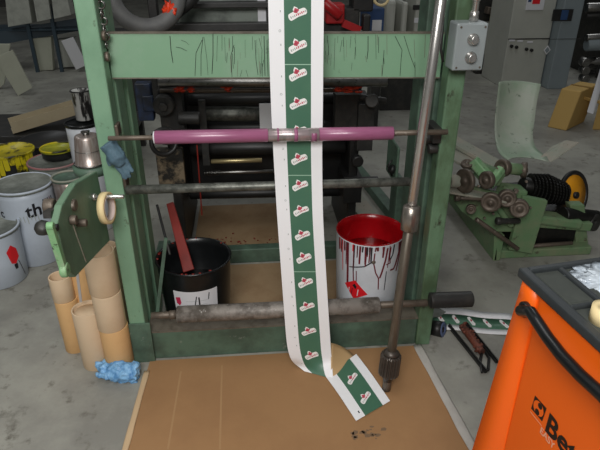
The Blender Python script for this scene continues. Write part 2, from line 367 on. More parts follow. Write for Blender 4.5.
# pink roller
Yr = 1.795
A, B = ax_pts((155, 137.5), (393, 133), Yr); D = (B-A).normalized()
t = thing('pink_roller', 'pink sleeved roller on a thin steel shaft crossing in front of the label web', 'roller', ((A+B)/2 + Vector((0, 0, -.022))))
rr_ = 6.6*1.9/560
a1, a2 = P(268, 135.2, Y=Yr), P(319, 134.3, Y=Yr)
mb = MB(); mb.cyl(A, a1, rr_, seg=40, bev=.002); obj('sleeve', mb, 'pink', t)
mb = MB(); mb.cyl(a2, B, rr_, seg=40, bev=.002); obj('sleeve', mb, 'pink', t)
mb = MB(); mb.cyl(a1-D*.001, a2+D*.001, rr_-.0006, seg=40); o = obj('bare_core', mb, 'core', t); core_ = o; o['label'] = 'bare silver middle of the roller'
for q in range(3):
    c0 = P(277+q*17, 135, Y=Yr); mb = MB(); mb.ringtube(c0, D, rr_+.0004, rr_-.001, .006+.006*q, 40); o = obj('worn_band', mb, 'pink', core_)
mb = MB(); mb.cyl(A-D*.15, A+D*.01, .008, seg=16); obj('shaft', mb, 'rust', t)
mb = MB(); mb.cyl(B-D*.01, B+D*.19, .0095, seg=16); obj('shaft', mb, 'rust', t)
mb = MB(); mb.ringtube(A-D*.004, D, rr_-.002, .01, .006); obj('end_collar', mb, 'label', t)
# middle bar
A, B = ax_pts((126, 190), (410, 181.5), 1.875)
mb = MB(); mb.cyl(A, B, .0165, seg=28); o = obj('steel_bar', mb, 'steeld'); tag(o, 'dull grey steel bar spanning the frame below the pink roller', 'bar')
# bottom roller
Yb = 1.835
A, B = ax_pts((177, 314.5), (379, 305), Yb); D = (B-A).normalized()
t = thing('grimy_roller', 'grimy grey roller with thin ends lying low across the frame above the bottom beam', 'roller', ((A+B)/2-Vector((0, 0, .034))))
mb = MB(); mb.cyl(A, B, .0335, seg=36, bev=.003); obj('roller_body', mb, 'grime', t)
mb = MB(); mb.cyl(A-D*.1, A, .014, seg=16); mb.cyl(A-D*.03, A-D*.005, .018, seg=16); obj('shaft', mb, 'rust', t)
mb = MB(); mb.cyl(B, B+D*.2, .015, seg=16); obj('shaft', mb, 'rust', t)
# black wrapped roll outside the right post
C0 = P(430, 300.5, Y=1.84); C1 = P(472, 299, Y=1.84)
t = thing('black_ribbed_sleeve', 'short black ribbed sleeve sticking out to the right of the frame near the floor', 'sleeve', (C0+C1)/2-Vector((0, 0, .034)))
n = 26; prof = [(.028, 0)]
for i in range(n): h = (C1-C0).length*(i+.5)/n; prof += [(.0335, h-.0015), (.0305, h+.0015)]
prof += [(.027, (C1-C0).length)]
mb = MB(); mb.lathe(prof, C0, C1-C0, 30); obj('ribbed_body', mb, 'dark', t)
# ================================================================== LABEL WEB
rows = [(-30, 266.5, 324.5, 1.852), (0, 268, 324, 1.852), (60, 269.5, 323.3, 1.85), (112, 271.3, 322.8, 1.846), (150, 273.2, 322.2, 1.842), (190, 275.5, 322.5, 1.83), (224, 277.7, 323.4, 1.815), (280, 281.8, 326.5, 1.792),
        (320, 284.8, 329, 1.777), (340, 286.5, 330.3, 1.77), (352, 288.5, 331, 1.765)]
RL = [(P(a, y, Y=Y), P(b, y, Y=Y)) for y, a, b, Y in rows]
# lower curl onto the cardboard
e0, e1 = P(299, 367, Z=.012), P(333, 377, Z=.012)
RL += [(P(291.5, 360, Y=1.765), P(332, 362, Y=1.756)), (P(295, 364, Z=.022), P(332.5, 371, Z=.028)), (e0, e1)]
RL += [(Vector((e0.x+.02, e0.y-.02, .006)), Vector((e1.x-.0, e1.y-.005, .006)))]
S = [0.0]
for i in range(1, len(RL)): S.append(S[-1] + ((RL[i][0]+RL[i][1])/2-(RL[i-1][0]+RL[i-1][1])/2).length)
def cr(a, b, c, d, t): return .5*((2*b)+(c-a)*t+(2*a-5*b+4*c-d)*t*t+(3*b-a-3*c+d)*t**3)
def web(u, s, off=0.0):
    s = max(0, min(S[-1]-1e-6, s)); i = max(k for k in range(len(S)-1) if S[k] <= s); t = (s-S[i])/(S[i+1]-S[i])
    def g(k, j): return RL[max(0, min(len(RL)-1, k))][j]
    l = cr(g(i-1, 0), g(i, 0), g(i+1, 0), g(i+2, 0), t); r = cr(g(i-1, 1), g(i, 1), g(i+1, 1), g(i+2, 1), t)
    p = l.lerp(r, u)
    if off:
        dn = (cr(g(i-1, 0), g(i, 0), g(i+1, 0), g(i+2, 0), min(1, t+.05))-cr(g(i-1, 0), g(i, 0), g(i+1, 0), g(i+2, 0), max(0, t-.05)))
        nn = (r-l).cross(dn).normalized()
        if nn.y > 0: nn = -nn
        p = p + nn*off
    return p
def s_of_z(z):
    lo_, hi_ = 0, S[-1]
    for _ in range(40):
        m_ = (lo_+hi_)/2
        if web(.5, m_).z > z: lo_ = m_
        else: hi_ = m_
    return lo_
wt = thing('label_web', 'long white paper web printed with a green emblem band, hanging from above onto the cardboard', 'label web', Vector((.22, 1.74, .003)))
mb = MB(); mb.use('web'); mb.keepn = 1; ns = 90
us = [0, .14, .28, .44, .6, .77, .885, 1]
g = [[mb.v(web(u, S[-1]*j/ns)) for u in us] for j in range(ns+1)]
for j in range(ns):
    for i in range(len(us)-1):
        mb.use('wgreen' if 2 <= i <= 4 else 'web'); mb.face([g[j][i], g[j][i+1], g[j+1][i+1], g[j+1][i]], True)
def emblem(mb, fn, w, h, ang=-.42, sg=-1):
    """white slanted rounded banner with a small red flower; fn(x right, y up) in metres"""
    c, s_ = math.cos(-ang), math.sin(-ang); L = w*.38; H = h*.125
    rot = lambda x, y, o: fn(x*c-y*s_, x*s_+y*c, o)
    pts = []
    for k in range(6): a = -PI/2+PI*k/5; pts.append((L-H*.6+H*math.cos(a)*.6, H*math.sin(a)))
    pts.append((0, H*1.15))
    for k in range(6): a = PI/2+PI*k/5; pts.append((-L+H*.6+H*math.cos(a)*.6, H*math.sin(a)))
    pts.append((0, -H*.8))
    mb.use('wlogo'); mb.face([mb.v(rot(x, y, .0004)) for x, y in pts])
    mb.face([mb.v(rot(x, y+H*1.1, .00042)) for x, y in [(-H*.95, -H*.5), (H*.95, -H*.5), (H*.6, H*.7), (0, H*1.35), (-H*.7, H*.7)]])
    mb.use('wred')
    for dx, dy, r in [(0, H*1.45, H*.42), (-H*.45, H*1.0, H*.42), (H*.45, H*1.0, H*.42), (-H*.1, H*.75, H*.45)]:
        mb.face([mb.v(rot(dx+r*math.cos(2*PI*k/8), dy+r*math.sin(2*PI*k/8), .0007)) for k in range(8)])
    for k in range(9):
        x = -L*.8+k*L*.2; hh_ = H*(.22 if k % 2 else .34)
        mb.use('wred' if k > 2 and k < 8 else 'wtick'); mb.face([mb.v(rot(x+a, b-H*.12, .0007)) for a, b in ((0, -hh_), (L*.12, -hh_), (L*.12, hh_), (0, hh_))])
W = .175
def web_fn(sc_, uc=.525):
    return lambda x, y, o: web(uc+x/W, sc_-y, o)
def s_of_row(py):
    lo_, hi_ = 0, S[-1]
    for _ in range(40):
        m_ = (lo_+hi_)/2
        if pix(web(.5, m_))[1] < py: lo_ = m_
        else: hi_ = m_
    return lo_
def pix(p):
    v = p-CAM; w = v.dot(F); return 300+FPX*v.dot(R)/w, 225-FPX*v.dot(U)/w
for py in (64.5, 175.3, 271.7):
    s0 = s_of_row(py); mb.use('wline')
    mb.face([mb.v(web(u, s0+d, .0005)) for u, d in ((.28, -.0012), (.77, -.0012), (.77, .0012), (.28, .0012))])
for py in (14, 47, 75, 104, 132, 159.5, 186, 211, 235.5, 258.5, 283, 307, 332, 356):
    emblem(mb, web_fn(s_of_row(py)), .082, .088)
# tiny edge marks
for k in range(60):
    s1 = .05+k*.0241
    for u, w_ in ((.215, .006),):
        if k % 4 != 3: continue
        mb.use('wtick'); mb.face([mb.v(web(u+a/W, s1+b, .0005)) for a, b in ((-.0015, -.002), (.0015, -.002), (.0015, .004), (-.0015, .004))])
    if k % 8 == 5:
        mb.use('wtick')
        c0 = (.2, s1+.01)
        for q in range(8):
            a0, a1_ = 2*PI*q/8, 2*PI*(q+1)/8
            mb.face([mb.v(web(c0[0]+r_*math.cos(a)/W, c0[1]+r_*math.sin(a), .0005)) for r_, a in ((.004, a0), (.004, a1_), (.0025, a1_), (.0025, a0))])
obj('hanging_sheet', mb, None, wt)
# tan underside loop between the hanging part and the end lying on the cardboard
cA, cB, cC, cD = P(331, 343, Y=1.80), P(345, 345, Y=1.86), P(357, 359, Z=.006), P(341, 379, Z=.006); cE = P(331, 378, Z=.006)
mb = MB(); mb.keepn = 1
def loopf(u, v):
    a = cA.lerp(cE, v); m_ = cB.lerp((cE+cD)/2, v); b = cC.lerp(cD, v); return (a*(1-u)**2 + m_*2*u*(1-u) + b*u*u)
mb.use('tan'); mb.grid(loopf, 10, 8); obj('folded_underside', mb, None, wt, solid=.0006)['label'] = 'tan underside of the folded web'
q00, q10, q11, q01 = P(325, 376, Z=.004), P(356, 358, Z=.004), P(390, 402, Z=.004), P(356, 422, Z=.004)
def endf(u, v, o=0):
    p = q00.lerp(q10, u).lerp(q01.lerp(q11, u), v); p.z = .006+.014*math.sin(PI*min(1, v*1.0))*.5+.012*max(0, v-.7)+.02*u*(1-v)+o; return p
mb = MB(); mb.keepn = 1; us2 = [0, .13, .26, .42, .6, .78, .9, 1]
g = [[mb.v(endf(u, j/14)) for u in us2] for j in range(15)]
for j in range(14):
    for i in range(len(us2)-1):
        mb.use('wgreen' if 2 <= i <= 4 else 'web'); mb.face([g[j][i], g[j][i+1], g[j+1][i+1], g[j+1][i]], True)
LL = (q01-q00).length
for vc in (.36, .76):
    emblem(mb, lambda x, y, o, vc=vc: endf(.52+x/W, vc-y/LL, o+.0004), .082, .088)
mb.use('inkk'); mb.face([mb.v(endf(u, v, .0006)) for u, v in ((.16, .88), (.19, .88), (.19, .92), (.16, .92))])
obj('sheet_end', mb, None, wt)
# ================================================================== SHAFT leaning
B0 = P(386, 391, Z=0.002); T0 = P(441, 0, Y=1.70); Dn = (T0-B0)
def along(px, py):     # closest parameter on the shaft for an image row
    best = min(range(0, 2001), key=lambda k: abs(pix(B0+Dn*(k/1000))[1]-py)); return B0+Dn*(best/1000)
def pix(p):
    v = p-CAM; w = v.dot(F); return 300+FPX*v.dot(R)/w, 225-FPX*v.dot(U)/w
t = thing('drive_shaft', 'long polished steel shaft with a toothed pinion leaning from the cardboard against the frame', 'shaft', B0)
u_ = Dn.normalized()
kc = along(0, 231); kt = along(0, 205); g0 = along(0, 374); g1 = along(0, 354)
mb = MB(); mb.cyl(kt, B0+Dn*1.18, .0162, seg=30); obj('polished_rod', mb, 'chrome', t)
mb = MB(); L_ = (kt-kc).length; mb.lathe([(.019, 0), (.029, .006), (.031, L_*.5), (.029, L_-.006), (.019, L_)], kc, u_, 28); obj('coupling', mb, 'coup', t)
mb = MB(); mb.cyl(g1, kc, .0175, seg=26); obj('lower_rod', mb, 'rodb', t)
mb = MB(); gl = (g1-g0).length; nt_ = 18; seg = nt_*4
a_ = u_.orthogonal().normalized(); b_ = u_.cross(a_)
rg = []
for h, k in ((0, .9), (.005, 1), (gl-.006, 1), (gl, .88)):
    rg.append([g0+u_*h+(a_*math.cos(2*PI*i/seg)+b_*math.sin(2*PI*i/seg))*k*(.040 if (i//2) % 2 else .034) for i in range(seg)])
mb.rings(rg, smooth=False); obj('pinion', mb, 'gears', t)
mb = MB(); mb.lathe([(.03, gl), (.031, gl+.008), (.018, gl+.02)], g0, u_, 26); obj('pinion_collar', mb, 'gears', t)
mb = MB(); mb.lathe([(.018, -.03), (.022, -.004), (.028, 0)], g0, u_, 26); obj('pinion_collar', mb, 'gears', t)
mb = MB(); mb.cyl(B0+u_*.006, g0, .0165, seg=24); obj('shaft_tip', mb, 'rust', t)
# ================================================================== CARDBOARD SHEET
c = [P(150, 362, Z=0), P(421, 345, Z=0), P(476, 458, Z=0), P(121, 458, Z=0)]
fa = c[0]+(c[3]-c[0])*1.6; fb = c[1]+(c[2]-c[1])*1.6
t = thing('cardboard_sheet', 'large flat brown cardboard sheet covering the floor in front of the frame', 'cardboard', (c[0]+c[1]+fa+fb)/4)
poly = [Vector((c[0].x, 1.876, 0)), Vector((c[1].x, 1.876, 0)), fb, fa]
poly = [Vector((p.x, p.y, .0005)) for p in poly]
mb = MB(); mb.prism(poly, (0, 0, .003)); o = obj('sheet', mb, 'card', t)
mb = MB(); mb.keepn = 1
for (x0, y0, x1, y1) in [(181, 372, 168, 450), (222, 366, 220, 450)]:
    strip(mb, 'cardc', [tuple(P(x0+(x1-x0)*k/4, y0+(y1-y0)*k/4, Z=0).xy) for k in range(5)], .007, lambda x, y: Vector((x, y, .0037)))
obj('crease', mb, None, t)
mb = MB(); mb.keepn = 1
for k in range(16):
    cx, cy = random.uniform(352, 386), random.uniform(427, 440) ; pts = []
    n_ = random.randint(5, 8); r0 = random.uniform(.003, .010)
    for q in range(n_): r_ = r0*random.uniform(.5, 1.3); p_ = P(cx, cy, Z=0); pts.append((p_.x+r_*1.5*math.cos(2*PI*q/n_), p_.y+r_*math.sin(2*PI*q/n_)))
    patch(mb, 'stain', pts, lambda x, y: Vector((x, y, .00365+.00002)))
obj('scuff_marks', mb, None, t)
def edge_strip(p0, p1, w, h, name, label, key, cat):
    mb = MB(); p0, p1 = Vector(p0), Vector(p1); d = (p1-p0).normalized(); sd = Vector((d.y, -d.x, 0)); L2 = (p1-p0).length
    def f(u, v):
        x = (u-.5)*w*(1+.25*noise.noise(Vector((v*5, 0, 3)))); z = .006+h*(1-(2*u-1)**2)+.002*noise.noise(Vector((u*3, v*9, 0)))
        return p0+d*(v*L2)+sd*x+Vector((0, 0, z))
    mb.grid(f, 6, 24); o = obj(name, mb, key, solid=.0015); tag(o, label, cat); return o
e1a, e1b = P(417, 346, Z=0), P(474, 452, Z=0); e1b = e1a+(e1b-e1a)*1.15
edge_strip(e1a, e1b, .036, .003, 'film_strip', 'long pale film strip along the right edge of the floor cardboard', 'film', 'strip')
e2a, e2b = P(147, 372, Z=0), P(125, 452, Z=0); e2b = e2a+(e2b-e2a)*1.2
edge_strip(e2a, e2b, .022, .002, 'torn_paper_strip', 'thin tan torn strip along the left edge of the floor cardboard', 'cardl', 'strip')
# ================================================================== BUCKETS
def bucket(name, label, c, r, h, rb, rim, body, inner, ridge=True):
    t = thing(name, label, 'bucket', c)
    prof = [(rb-.01, 0), (rb, .006), (r-.004, h-.05), (r, h-.048), (r, h-.042), (r-.003, h-.04), (r-.001, h-.006), (r, h-.002), (r-.003, h), (r-.007, h-.002), (r-.009, h-.03), (rb-.008, .01), (0.001, .01)]
    if not ridge: prof = [(rb-.01, 0), (rb, .006), (rb+(r-rb)*.3, h*.3), (rb+(r-rb)*.6, h*.6), (rb+(r-rb)*.8, h*.8), (rb+(r-rb)*.9, h*.9), (r-.001, h-.008), (r, h-.004), (r-.003, h)]+prof[9:]
    mb = MB(); mb.use(body)
    mb.lathe(prof[:9], c, (0, 0, 1), 56, True, (True, False))
    mb2 = mb; mb2.use(inner); mb2.lathe(prof[8:], c, (0, 0, 1), 56, True, (False, False))
    mb.keepn = 1
    return t, mb
def wrapf(c, r_of_z, off=.0008):
    return lambda a, z: Vector((c.x+(r_of_z(z)+off)*math.sin(a), c.y-(r_of_z(z)+off)*math.cos(a), c.z+z))
# black bucket
cb = P(193.5, 256, Y=2.16); rb_ = .162; hb = cb.z; cb = Vector((cb.x, cb.y, .004))
t, mb = bucket('ink_bucket', 'black plastic bucket with a white sticker and a red paddle standing in it', cb, rb_, hb, .143, .006, 'blackp', 'blackp', False)
obj('bucket_body', mb, None, t)
rz = lambda z: .143+(rb_-.143)*min(1, z/hb)
fw = wrapf(cb, rz, .0012)
mb = MB(); mb.keepn = 1; mb.use('label')
a0, a1 = -.55, .70
mb.grid(lambda u, v: fw(a0+(a1-a0)*u+.05*v*(1-2*u)*0, max(0, .05+(.20+.0*(2*u-1)**2)*v)), 12, 4)
fw2 = wrapf(cb, rz, .0018)
patch(mb, 'crim', [(-.50, .215), (-.36, .22), (-.34, .19), (-.40, .175), (-.48, .185)], fw2)
for pts, w in [([(-.45, .17), (-.40, .15), (-.38, .12)], .004), ([(-.1, .165), (-.09, .10)], .005), ([(.1, .225), (.03, .17), (.0, .11)], .004), ([(.16, .22), (.17, .17)], .006), ([(-.6, .23), (-.56, .2)], .004), ([(.45, .235), (.42, .2)], .004)]:
    # scale angle to metres for ribbon
    strip(mb, 'inkk', [(a*.15, z) for a, z in pts], w, lambda x, z: fw2(x/.15, z))
for k in range(5):
    strip(mb, 'wtick', [(-.2*.15, .2-.02*k), (.4*.15, .2-.02*k)], .0015, lambda x, z: fw2(x/.15, z))
obj('sticker', mb, None, t)
mb = MB(); mb.lathe([(.001, 0), (rb_-.018, 0)], cb+Vector((0, 0, hb*.52)), (0, 0, 1), 40, True, (False, False)); obj('ink_surface', mb, 'blackp', t, solid=.002)
mb = MB(); mb.torus(cb+Vector((0, 0, hb-.004)), (0, 0, 1), rb_, .005, 56, 8); obj('rim', mb, 'blackp', t)
mb = MB()
for k in range(14):
    a = random.uniform(2.2, 5.2) if k < 9 else random.uniform(-.3, .6)
    mb.blob(cb+Vector((math.sin(a)*(rb_-.006), -math.cos(a)*(rb_-.006), hb-.0)), .006, .4, 3, 1, (1, 1, .5))
obj('dried_ink', mb, 'paddle', t)
# paddle in the bucket
pa, pb = P(189, 271, Y=2.19), P(170, 203, Y=2.42)
mb = MB(); d = (pb-pa).normalized(); sd = d.cross(Vector((0, -1, .3))).normalized(); nn = sd.cross(d)
pts = [pa-sd*.026, pa+sd*.026, pb+sd*.017, pb-sd*.017]
mb.prism([p-nn*.007 for p in pts], nn*.014)
o = obj('stirring_paddle', mb, 'paddle', bev=.003); tag(o, 'dark red flat paddle leaning out of the black bucket', 'paddle')
# second thin rod next to it
pa2, pb2 = P(170, 255, Y=2.16), P(157, 205, Y=2.38)
mb = MB(); mb.cyl(pa2, pb2, .006, seg=12); o = obj('thin_rod', mb, 'dark'); tag(o, 'thin dark rod leaning behind the red paddle', 'rod')
# white pail
cw = P(370.5, 230, Y=2.17); rw = .1535; hw = cw.z; cw = Vector((cw.x, cw.y, .004))
t, mb = bucket('ink_pail', 'white tin pail coated red inside with dark red drips running down its side', cw, rw, hw, .140, .006, 'whitep', 'red', False)
rzw = lambda z: .140+(rw-.140)*min(1, z/hw)
fw3 = wrapf(cw, rzw, .0014)
sx = lambda x, z: fw3(x/.15, z)
Hp = hw-.035
for pts, w, k in [([(-.01, Hp), (-.012, Hp-.05), (.0, Hp-.10), (.015, Hp-.13), (.018, Hp-.19)], .004, 'redd'), ([(-.012, Hp-.04), (-.05, Hp-.07), (-.12, Hp-.09)], .004, 'inkk'), ([(.045, Hp+.02), (.04, Hp-.04), (.028, Hp-.1), (.02, Hp-.13)], .006, 'redd'),
                  ([(.06, Hp+.02), (.058, Hp-.03), (.065, Hp-.06), (.045, Hp-.065)], .005, 'redd'), ([(.078, Hp+.03), (.075, Hp-.02), (.06, Hp-.05)], .005, 'inkk'), ([(.11, Hp+.03), (.115, Hp-.02), (.10, Hp-.08), (.09, Hp-.10), (.07, Hp-.10)], .008, 'redd'),
                  ([(.125, Hp+.03), (.12, Hp-.06), (.11, Hp-.12)], .007, 'redd'), ([(-.03, Hp+.03), (-.032, Hp-.05)], .004, 'redd'), ([(-.06, Hp+.03), (-.062, Hp-.0)], .005, 'inkk'), ([(-.10, Hp+.03), (-.1, Hp-.10), (-.095, Hp-.18)], .004, 'redd'),
                  ([(-.13, Hp+.03), (-.128, Hp-.2)], .008, 'redd'), ([(-.085, Hp-.1), (-.083, Hp-.16)], .003, 'redd'), ([(.05, Hp-.1), (.048, Hp-.2)], .003, 'inkk'), ([(.14, Hp), (.13, Hp-.2)], .003, 'redd'), ([(-.045, Hp-.02), (-.047, Hp-.07)], .004, 'redd'), ([(.025, Hp+.03), (.027, Hp-.0)], .006, 'redd'), ([(.0, Hp+.03), (.002, Hp+.01)], .008, 'redd')]:
    strip(mb, k, pts, w*1.4, sx)
for k in range(24):
    x = random.uniform(-.19, .19); l = random.uniform(.015, .07) if random.random() < .75 else random.uniform(.07, .16)
    strip(mb, random.choice(['redd', 'redd', 'inkk', 'redl']), [(x, hw-.006), (x+random.uniform(-.003, .003), hw-.006-l)], random.uniform(.003, .009), sx)
# red hazard diamond
dc = (-.088, Hp-.185)
def qpatch(mb, key, q, fn, n=8):
    mb.use(key); q = [Vector((a, b, 0)) for a, b in q]
    mb.grid(lambda u, v: fn(*(q[0].lerp(q[1], u).lerp(q[3].lerp(q[2], u), v)).xy), n, n)
qpatch(mb, 'redl', [(dc[0]-.055, dc[1]+.0), (dc[0]-.0, dc[1]+.035), (dc[0]+.060, dc[1]-.03), (dc[0]-.005, dc[1]-.065)], lambda x, z: wrapf(cw, rzw, .002)(x/.15, z))
for dx_ in (-.028, -.012, .016): strip(mb, 'whitep' if dx_ != -.012 else 'redd', [(dc[0]+dx_, dc[1]-.01), (dc[0]+dx_-.004, dc[1]-.045)], .004, lambda x, z: wrapf(cw, rzw, .003)(x/.15, z))
qpatch(mb, 'inkk', [(dc[0]-.012, dc[1]+.005), (dc[0]-.002, dc[1]+.018), (dc[0]+.008, dc[1]+.003), (dc[0]+.004, dc[1]-.012)], lambda x, z: wrapf(cw, rzw, .003)(x/.15, z))
obj('pail_body', mb, None, t)
mb = MB(); mb.torus(fw3(-.012/.15, Hp-.045), (0, 1, -.1), .006, .003, 16, 6); mb.blob(fw3(-.012/.15, Hp-.045), .006, .1, 2, 1); obj('handle_boss', mb, 'rust', t)
mb = MB(); mb.lathe([(.001, 0), (rw-.014, 0)], cw+Vector((0, 0, hw*.72)), (0, 0, 1), 40, True, (False, False)); obj('ink_surface', mb, 'red', t, solid=.002)
mb = MB(); mb.torus(cw+Vector((0, 0, hw)), (0, 0, 1), rw-.003, .003, 64, 8); obj('rim', mb, 'red', t)
# cardboards inside the frame
mb = MB(); mb.box((LX1+.02, 2.02, .0005), (RX0-.02, 2.62, .0035)); o = obj('cardboard_liner', mb, 'cardd'); tag(o, 'brown cardboard liner inside the frame under the buckets', 'cardboard')
a, b, c_, d_ = P(188, 236, Z=.06), P(283, 238, Z=.06), P(283, 209, Z=.02), P(190, 208, Z=.02)
q_ = [Vector((p.x, p.y, z)) for p, z in ((P(186, 237, Y=2.74), 0), (P(330, 240, Y=2.74), 0), (P(330, 209, Y=3.3), 0), (P(186, 208, Y=3.3), 0))]
mb = MB(); mb.prism([Vector((-.36, 2.74, .004)), Vector((.36, 2.74, .004)), Vector((.36, 3.32, .03)), Vector((-.36, 3.32, .03))], (0, 0, .004)); o = obj('cardboard_tray_sheet', mb, 'cardd'); tag(o, 'ink spattered cardboard sheet on the floor under the rear press', 'cardboard')
mb = MB()
for k in range(60):
    x = random.uniform(-.3, .3); y = random.gauss(2.85, .04)
    if y < 2.76: continue
    mb.blob((x, y, .012+(y-2.74)*.045), random.uniform(.003, .008), .4, 3, 1, (1, 1, .4))
o = obj('ink_crumbs', mb, 'paddle'); tag(o, 'dried dark red ink crumbs scattered on the rear cardboard', 'ink crumbs', kind='stuff')
# ================================================================== REAR PRESS UNIT
rp = thing('rear_press_unit', 'dark oily printing press unit with many rollers standing behind the green frame', 'printing press', (.1, 3.1, 0))
xl, xr = P(186, 150, Y=2.95).x, P(352, 150, Y=2.95).x
mb = MB(); mb.box((-.36, 3.02, .22), (xr-.04, 3.35, .93)); obj('housing', mb, 'black', rp, bev=.01)
mb = MB(); mb.box((-.43, 2.72, .02), (-.38, 3.4, .98)); obj('side_plate', mb, 'dark', rp, bev=.01)
mb = MB(); mb.box((xr-.05, 2.75, .0), (xr, 3.35, .95)); obj('side_plate', mb, 'black', rp, bev=.01)
def rrod(nm, p0, p1, Y, r, key, lab=None, bev=0):
    a, b = P(*p0, Y=Y), P(*p1, Y=Y); mb = MB(); mb.cyl(a, b, r, seg=24); o = obj(nm, mb, key, rp)
    if lab: o['label'] = lab
    return o
rrod('top_roller', (158, 82), (387, 82), 2.62, .022, 'steel', 'bright steel top roller')
rrod('roller', (160, 91), (352, 90), 2.66, .010, 'rust')
rrod('roller', (188, 100), (345, 98), 2.85, .03, 'black')
rrod('inking_roller', (202, 114), (262, 114), 2.86, .038, 'steeld')
rrod('inking_roller', (190, 128), (345, 126), 2.9, .034, 'black')
rrod('inking_roller', (190, 148), (345, 146), 2.86, .04, 'black')
rrod('brass_rod', (211, 161.5), (262, 160), 2.8, .012, 'brass', 'short pale brass rod')
rrod('spring_rod', (204, 173), (274, 171), 2.78, .010, 'steel', 'short bright steel rod')
rrod('lower_roller', (190, 194), (340, 191), 2.92, .03, 'black')
mb = MB(); a = P(204, 173, Y=2.78)
mb.tube([a+Vector((.0018*k, .014*math.cos(k*.9), .014*math.sin(k*.9))) for k in range(44)], .002, 6); obj('spring', mb, 'steel', rp)
mb = MB(); mb.box((P(198, 100, Y=2.75).x, 2.74, P(198, 165, Y=2.75).z), (P(205, 100, Y=2.75).x, 2.76, P(198, 100, Y=2.75).z)); obj('bracket', mb, 'dark', rp)
mb = MB(); mb.box((P(259, 100, Y=2.8).x, 2.8, P(259, 131, Y=2.8).z), (P(271, 100, Y=2.8).x, 2.81, P(259, 104, Y=2.8).z)); o = obj('paper_strip', mb, 'bag', rp)
# orange red ink smears along the trough
mb = MB()
for k in range(46):
    px = random.uniform(176, 192) if k < 16 else (random.uniform(336, 362) if k < 38 else random.uniform(222, 232)); p = P(px, random.uniform(86, 92), Y=2.63)
    mb.blob(p, random.uniform(.005, .012), .5, 3, 1, (1.8, .5, .6))
obj('ink_smear', mb, 'orred', rp)['kind'] = 'stuff'
mb = MB(); mb.bar(P(197, 145, Y=2.72), P(202, 215, Y=2.72), .01, .006); obj('ink_run', mb, 'paddle', rp)
mb = MB(); mb.box((xr-.14, 2.70, .72), (xr+.02, 2.78, .90)); mb.box((xr-.03, 2.66, .62), (xr+.05, 2.74, .86)); mb.cyl(P(372, 101, Y=2.66), P(372, 101, Y=2.60), .034); mb.cyl(P(360, 97, Y=2.66), P(386, 101, Y=2.66), .016); obj('end_gear_box', mb, 'dark', rp, bev=.006)
mb = MB(); mb.box((xr-.08, 2.72, .30), (xr+.02, 2.9, .45)); mb.cyl((xr-.02, 2.7, .56), (xr-.02, 2.66, .56), .03); mb.cyl((xr+.0, 2.7, .44), (xr+.1, 2.7, .44), .02); obj('lower_bracket', mb, 'black', rp, bev=.006)
# left end mechanism
mb = MB(); c0 = P(165, 103, Y=2.66); mb.cyl(c0, c0-Vector((0, .06, 0)), .05); mb.cyl(c0-Vector((0, .06, 0)), c0-Vector((0, .08, 0)), .02); mb.box(c0+Vector((-.03, -.0, -.2)), c0+Vector((.08, .08, .06))); 
mb.cyl(P(178, 118, Y=2.64), P(200, 118, Y=2.64), .03); mb.cyl(P(180, 132, Y=2.62), P(196, 134, Y=2.62), .02); obj('left_gear_case', mb, 'dark', rp, bev=.005)
mb = MB(); mb.torus(P(164, 142, Y=2.5), (.5, -1, .2), .058, .011, 40, 10); mb.cyl(P(164, 142, Y=2.5), P(168, 142, Y=2.65), .014); obj('hand_wheel', mb, 'black', rp)
mb = MB(); mb.box((P(148, 90, Y=2.72).x, 2.70, P(148, 185, Y=2.7).z), (P(176, 90, Y=2.7).x, 2.74, P(150, 150, Y=2.7).z)); o = obj('stained_panel', mb, 'blot', rp, bev=.004)
mb = MB(); mb.box((P(134, 88, Y=2.75).x, 2.76, P(140, 122, Y=2.75).z), (P(150, 88, Y=2.75).x, 2.82, P(140, 84, Y=2.75).z)); mb.box((P(140, 88, Y=2.75).x, 2.75, P(140, 112, Y=2.75).z), (P(152, 88, Y=2.75).x, 2.77, P(140, 96, Y=2.75).z)); o = obj('blue_box', mb, 'blued', rp, bev=.006)
# window frame above (hood over the rear unit)
h0, h1 = P(178, 31, Y=2.75), P(268, 4, Y=2.75)
mb = MB(); mb.box((h0.x-.1, 2.72, h0.z), (h1.x+.15, 2.78, h0.z+.035)); mb.box((h0.x+.0, 2.72, P(178, 8, Y=2.75).z), (h1.x+.15, 2.78, P(178, 2, Y=2.75).z)); mb.box((P(267, 20, Y=2.75).x, 2.72, h0.z), (P(270, 20, Y=2.75).x, 2.78, 1.5)); mb.box((h0.x-.12, 2.72, .95), (h0.x-.08, 2.78, 1.5)); mb.box((.3, 2.72, .95), (.33, 2.78, 1.4))
obj('hood_frame', mb, 'black', rp, bev=.004)
mb = MB(); mb.box((h0.x-.03, 2.80, h0.z), (h1.x+.1, 2.81, P(178, 0, Y=2.8).z)); obj('hood_panel', mb, 'hoodp', rp)
mb = MB(); mb.box((P(258, 20, Y=2.79).x, 2.78, h0.z), (P(266, 20, Y=2.79).x, 2.795, 1.45)); obj('white_strip', mb, 'label', rp)
mb = MB(); pts = [P(152, -6, Y=2.55)]
cc_ = P(146, -4, Y=2.5)
mb.torus(P(145, -6, Y=2.5), (.15, -1, .4), .13, .034, 44, 14)
o = obj('air_hose', mb, 'rubber'); tag(o, 'coiled thick grey hose above the left end of the green top beam', 'hose')
mb = MB(); mb.blob(P(170, 12, Y=2.47), .036, .5, 5, 3, (.7, .5, 1)); o = obj('orange_rag', mb, 'orred'); tag(o, 'crumpled orange red rag on the dark pipe beside the coiled hose', 'rag')
mb = MB(); mb.tube([P(150, 25, Y=2.5), P(170, 18, Y=2.5), P(188, 4, Y=2.55), P(200, -10, Y=2.6)], .024, 12); mb.tube([P(160, -4, Y=2.55), P(180, 8, Y=2.6)], .012, 10); o = obj('dark_pipe', mb, 'black'); tag(o, 'dark pipe slanting up beside the coiled hose', 'pipe')
